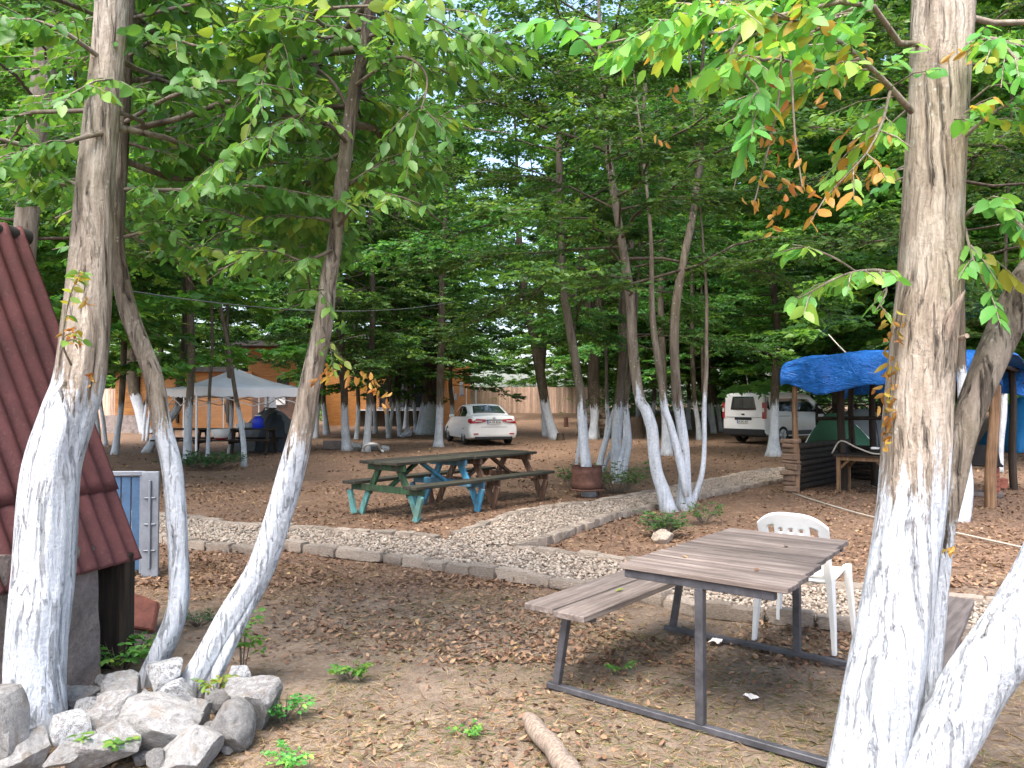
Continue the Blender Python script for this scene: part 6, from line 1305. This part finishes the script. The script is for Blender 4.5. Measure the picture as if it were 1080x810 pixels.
# ================================================================ tarpaulin shelter
F1, F2 = at(836, 515, 13.3), at(1046, 532, 11.4); F1.z = F2.z = 0; ux = (F2 - F1); WID = ux.length; ux.normalize(); uy = Vector((-ux.y, ux.x, 0))
shl = empty('tarpaulin_shelter', F1, math.atan2(ux.y, ux.x), 'open pole shelter roofed with a sagging bright blue tarpaulin', 'shelter')
DEP = 3.0; zf = at(836, 378, 13.3).z; ze = at(860, 409, 13.1).z
def tarp():
    nx, ny = 130, 100; V = []
    for i in range(nx + 1):
        for j in range(ny + 1):
            u = i / nx; q = j / ny * (DEP + 1.3); x = -.12 + (WID + .3) * u
            fr = .50 + .09 * math.sin(u * 5 + .5) + .05 * math.sin(u * 11)            # length of the front skirt
            fr *= min(1, .55 + u * 2.2) if u < .25 else 1
            sk = .62
            if q < sk: k = q / sk; y = -.16 - .05 * math.sin(k * 3); z = zf - .06 - (1 - k) * fr * .95
            elif q < sk + DEP: k = (q - sk) / DEP; y = -.16 + (DEP + .3) * k; z = zf + .16 * math.sin(math.pi * min(1, k * 1.1)) - .10 * k - .05 * math.sin(u * 9.4) ** 2
            else: k = (q - sk - DEP) / (1.3 - sk); y = DEP + .15; z = zf - .10 - k * .5
            z += .05 * math.sin(math.pi * u) - (.14 * math.exp(-u / .03) + .10 * math.exp(-(1 - u) / .03))
            P_ = np.array([[x * 2.2, y * 2.2 + z * 2.2, z]]); w = vnoise(P_, 3)[0] * .022 - abs(vnoise(P_ * 1.5, 4)[0]) * .035 - abs(vnoise(P_ * np.array([[2.2, 6.5, 4.2]]), 8)[0]) * .03
            V.append((x, y + w - .03 * (q < sk) * math.sin(u * 30 + z * 4), z + w * .8))
    m = MB(); m.add(V, [(i * (ny + 1) + j, (i + 1) * (ny + 1) + j, (i + 1) * (ny + 1) + j + 1, i * (ny + 1) + j + 1) for i in range(nx) for j in range(ny)]); o = m.build('tarpaulin', M['blue_tarp'], shl, smooth=True); o.modifiers.new('s', 'SOLIDIFY').thickness = .006
tarp()
def post(x, y, z1, mat, r_=.055, lx=0, z0=-.05): 
    m = MB(); n = 9; C = [(x + lx * q + .015 * math.sin(q * 7 + x), y + .01 * math.cos(q * 5), z0 + (z1 - z0) * q) for q in np.linspace(0, 1, n)]; m.tube(C, [r_ * (1.1 - .2 * q) for q in np.linspace(0, 1, n)], 10); return m.build('post', mat, shl, smooth=True, ang=50)
post(.06, 0, zf - .1, M['tan_wood'], .05); post(WID - .02, 0, zf - .12, M['tan_wood'], .075, .10); post(.55, .9, zf - .05, M['dark_wood'], .07); post(.8, 1.9, zf, M['dark_wood'], .06); post(.1, DEP, zf - .15, M['dark_wood'], .06); post(WID - .1, DEP, zf - .15, M['dark_wood'], .06); post(2.0, DEP, zf - .1, M['dark_wood'], .06)
for a_, b_ in (((-.1, -.02, zf - .08), (WID + .1, -.02, zf - .08)), ((0, DEP, zf - .18), (WID, DEP, zf - .18)), ((.06, -.1, zf - .12), (.06, DEP + .1, zf - .2)), ((WID - .02, -.1, zf - .12), (WID - .02, DEP + .1, zf - .2)), ((.1, .95, 1.25), (2.4, .95, 1.3))): m = MB(); m.tube([a_, b_], .035, 8); m.build('roof_pole', M['dark_wood'], shl, smooth=True)
def logwall(a_, b_, h_, nm, mat, r_=.055):
    m = MB(); z = r_; a_, b_ = Vector(a_), Vector(b_); k = 0
    while z < h_: j = lambda: Vector((random.uniform(-.03, .03), random.uniform(-.03, .03), random.uniform(-.012, .012))); m.tube([a_ + Vector((0, 0, z)) + j(), b_ + Vector((0, 0, z)) + j()], [r_ * random.uniform(.9, 1.1), r_ * random.uniform(.85, 1.05)], 9); z += r_ * 1.75
    return m.build(nm, mat, shl, smooth=True, ang=50)
logwall((-.02, .12, 0), (.05, DEP, 0), .86, 'side_wall', M['dark_wood'], .058); logwall((.1, DEP - .1, 0), (WID - 1.0, DEP - .1, 0), .72, 'back_wall', M['dark_wood'])
# squared timbers stacked at the wall end, lighter cut faces
m = MB(); z = 0
while z < .84: h_ = random.uniform(.05, .12); m.box((random.uniform(-.05, .05) - .03, .0 + random.uniform(-.05, .05), z + h_ / 2), (.27 + random.uniform(-.09, .06), .16, h_ - .006), Matrix.Rotation(random.uniform(-.10, .10), 3, 'Y') @ Matrix.Rotation(random.uniform(-.3, .3), 3, 'Z')); z += h_
m.build('wall_end', M['wall_stone'], shl, bevel=.018)
m = MB(); m.tube([at(895, 375, 13.6), at(884, 364, 14.6), at(874, 353, 15.6)], .012, 5); o = m.build('tie_rope', M['rope'], None); tag(o, 'pale cord tying the blue tarpaulin up to a tree', 'cord')
# trestle table in the shelter with clutter
rot = Matrix.Rotation(math.atan2(ux.y, ux.x), 3, 'Z')
def sp(x, y, z=0): return F1 + rot @ Vector((x, y, z))
tt = empty('work_table', sp(1.30, .75), math.atan2(ux.y, ux.x), 'brown wooden work table standing under the blue tarpaulin', 'table')
m = MB(); [m.box((0, -.28 + i * .14, .635), (1.5, .135, .03)) for i in range(5)]; m.build('tabletop', M['dark_wood'], tt, bevel=.004); 
for sx in (-1, 1):
    for sy in (-1, 1): part('leg', M['tan_wood'], tt, ((sx * .38 - .3, sy * .28, 0), (sx * .38 - .3, sy * .28, .62), .06, .06))
for sy in (-1, 1): part('apron', M['tan_wood'], tt, ((-.70, sy * .281, .59), (.12, sy * .281, .59), .03, .08)); part('knee_brace', M['tan_wood'], tt, ((.055, sy * .25, .42), (-.08, sy * .25, .56), .03, .04)); part('knee_brace', M['tan_wood'], tt, ((-.655, sy * .25, .42), (-.52, sy * .25, .56), .03, .04))
def onto(o, x, y, z, lab, cat): o.location = sp(x, y, z); o.rotation_euler = (0, 0, math.atan2(ux.y, ux.x)); tag(o, lab, cat)
o = MB().box((0, 0, .05), (.55, .4, .10)).build('baking_tray', M['char'], bevel=.01); onto(o, 1.35, .75, .651, 'dark shallow tray on the shelter work table', 'tray')
o = MB().box((0, 0, .02), (.12, .10, .04)).build('soap_box', M['white_plastic'], bevel=.008); onto(o, 1.18, .60, .752, 'small white box on the dark tray under the tarpaulin', 'box')
e = empty('wicker_hamper', sp(1.95, .80, .651), 0); tag(e, 'dark woven hamper at the end of the shelter work table', 'hamper'); m = MB(); m.box((0, 0, .13), (.38, .3, .26)); m.build('basket', M['dark_wood'], e, bevel=.02, seg=2)
for k in range(4): m = MB(); m.tube([(-.195, -.152, .04 + k * .06), (.195, -.152, .04 + k * .06)], .012, 6); m.build('weave_band', M['brown_wood'], e)
m = MB(); C = [(-.1 - .5, 0, .0), (-.45, 0, .22), (-.2, 0, .12), (0.05, 0, .03), (.2, .02, .02)]; m.tube(crom(np.array(C), 20), .014, 6); o = m.build('grey_hose', M['rope'], smooth=True); onto(o, 1.1, .5, .66, 'thin pale pipe curling over the edge of the work table', 'pipe')
# green and white tent behind the shelter, pale screen, railing
y3 = 21; b = at(890, 470, y3); te2 = empty('ridge_tent', (b.x, y3, 0), .2, 'green and white tent showing beneath the blue tarpaulin', 'tent'); dome('flysheet', M['tent_green'], -.7, .7, -1, 1, 1.25, te2, peak=.3); dome('white_edge', M['white_fabric'], -.7, 1.0, -.6, 1.1, 1.2, te2, peak=.35)
y4 = 24; e = empty('pale_tent', (at(912, 470, y4).x, y4, 0), 0, 'pale grey tent behind the green and white one', 'tent'); dome('flysheet', M['tent_grey'], -1.1, 1.2, -1, 1, 1.35, e); m = MB(); m.tube([(0, -1.02, .02), (.02, -.7, .98), (.05, 0, 1.38)], .02, 6); m.build('tent_pole', M['tent_dark'], e)
y5 = 27; a_, b_ = at(862, 430, y5), at(945, 430, y5); e = empty('wooden_railing', (a_.x, y5, 0), 0, 'dark crossed wooden railing behind the tents', 'railing'); w = b_.x - a_.x
for z_ in (.75, 1.45): m = MB(); m.bar((0, 0, z_), (w, 0, z_), .06); m.build('rail', M['dark_wood'], e)
for q in range(5): m = MB(); m.bar((w * q / 4, .06, 0), (w * q / 4, .06, 1.5), .07); m.build('post', M['dark_wood'], e)
for q in range(4): m = MB(); m.bar((w * q / 4, .1, .78), (w * (q + 1) / 4, .1, 1.42), .05); m.bar((w * q / 4, .16, 1.42), (w * (q + 1) / 4, .16, .78), .05); m.build('cross_brace', M['dark_wood'], e)
# brick barbecue
bb = base_pt(1034, 522); bq = empty('brick_barbecue', bb, -.5, 'red brick barbecue with dark metal hood beside the shelter corner pole', 'barbecue'); s = bb.y / FPX
for x in (-.20, .20): 
    m = MB(); [m.box((x + random.uniform(-.008, .008), 0, .04 + k * .08), (.12, .34, .072)) for k in range(6)]; m.build('brick_pier', M['brick'], bq, bevel=.006)
m = MB(); m.box((0, 0, .03), (.62, .5, .06)); m.build('base_slab', M['slab'], bq); m = MB(); m.box((0, 0, .66), (.58, .42, .34), None, .82); m.box((0, 0, .51), (.64, .46, .04)); m.build('hood', M['char'], bq, bevel=.015)
for i, (px, py, rz_) in enumerate(((1047, 523, .4), (1055, 515, -.3))):
    b = base_pt(px, py); o = MB().box((0, 0, .09), (.22, .12, .18)).build('clay_block', M['brick'], bevel=.01); o.location = b; o.rotation_euler = (0, 0, rz_); tag(o, ['red clay block at the front of the brick barbecue', 'red clay block behind the peeled corner pole'][i], 'block')
y6 = 24.5; e = empty('blue_tent', (at(1076, 458, y6).x, y6, 0), 0, 'bright blue tent beyond the shelter among white tree feet', 'tent'); dome('flysheet', M['tent_blue'], -.75, 1.6, -1, 1.2, 1.75, e); dome('side_panel', M['tent_grey'], .45, 1.9, -1.1, 1.1, 1.45, e)
# ================================================================ light, camera
SUN_EL, SUN_AZ = R(62), R(205)          # azimuth clockwise from +Y: behind the camera
w = bpy.data.worlds.new('World'); SC.world = w; w.use_nodes = True; nt = w.node_tree; bg = nt.nodes['Background']
sk = nt.nodes.new('ShaderNodeTexSky'); sk.sky_type = 'NISHITA'; sk.sun_disc = False; sk.sun_elevation = SUN_EL; sk.sun_rotation = SUN_AZ; sk.air_density = 1.0; sk.dust_density = 4.0; sk.ozone_density = 1.0
nt.links.new(sk.outputs[0], bg.inputs[0]); bg.inputs[1].default_value = .13
sl = bpy.data.lights.new('sun', 'SUN'); sl.energy = 1.45; sl.angle = R(40); sl.color = (1, .97, .93); so = bpy.data.objects.new('sun', sl); COL.objects.link(so)
sd = Vector((math.sin(SUN_AZ) * math.cos(SUN_EL), math.cos(SUN_AZ) * math.cos(SUN_EL), math.sin(SUN_EL))); so.rotation_euler = sd.to_track_quat('Z', 'Y').to_euler()
cd = bpy.data.cameras.new('camera'); cd.sensor_width = 36; cd.sensor_fit = 'HORIZONTAL'; cd.lens = 811 / 1080 * 36; cd.clip_start = .05; cd.clip_end = 600
co = bpy.data.objects.new('camera', cd); COL.objects.link(co); co.location = (0, 0, HC); co.rotation_euler = (math.pi / 2 + PIT, 0, 0); SC.camera = co
SC.view_settings.view_transform = 'Standard'; SC.view_settings.look = 'None'; SC.view_settings.exposure = 2.25; SC.view_settings.gamma = 1; SC.view_settings.use_curve_mapping = False
SC.render.engine = 'CYCLES'; cy = SC.cycles; cy.max_bounces = 6; cy.diffuse_bounces = 4; cy.glossy_bounces = 2; cy.transmission_bounces = 4; cy.transparent_max_bounces = 4; cy.use_denoising = True; cy.caustics_reflective = False; cy.caustics_refractive = False
try: cy.denoiser = 'OPENIMAGEDENOISE'
except Exception: pass
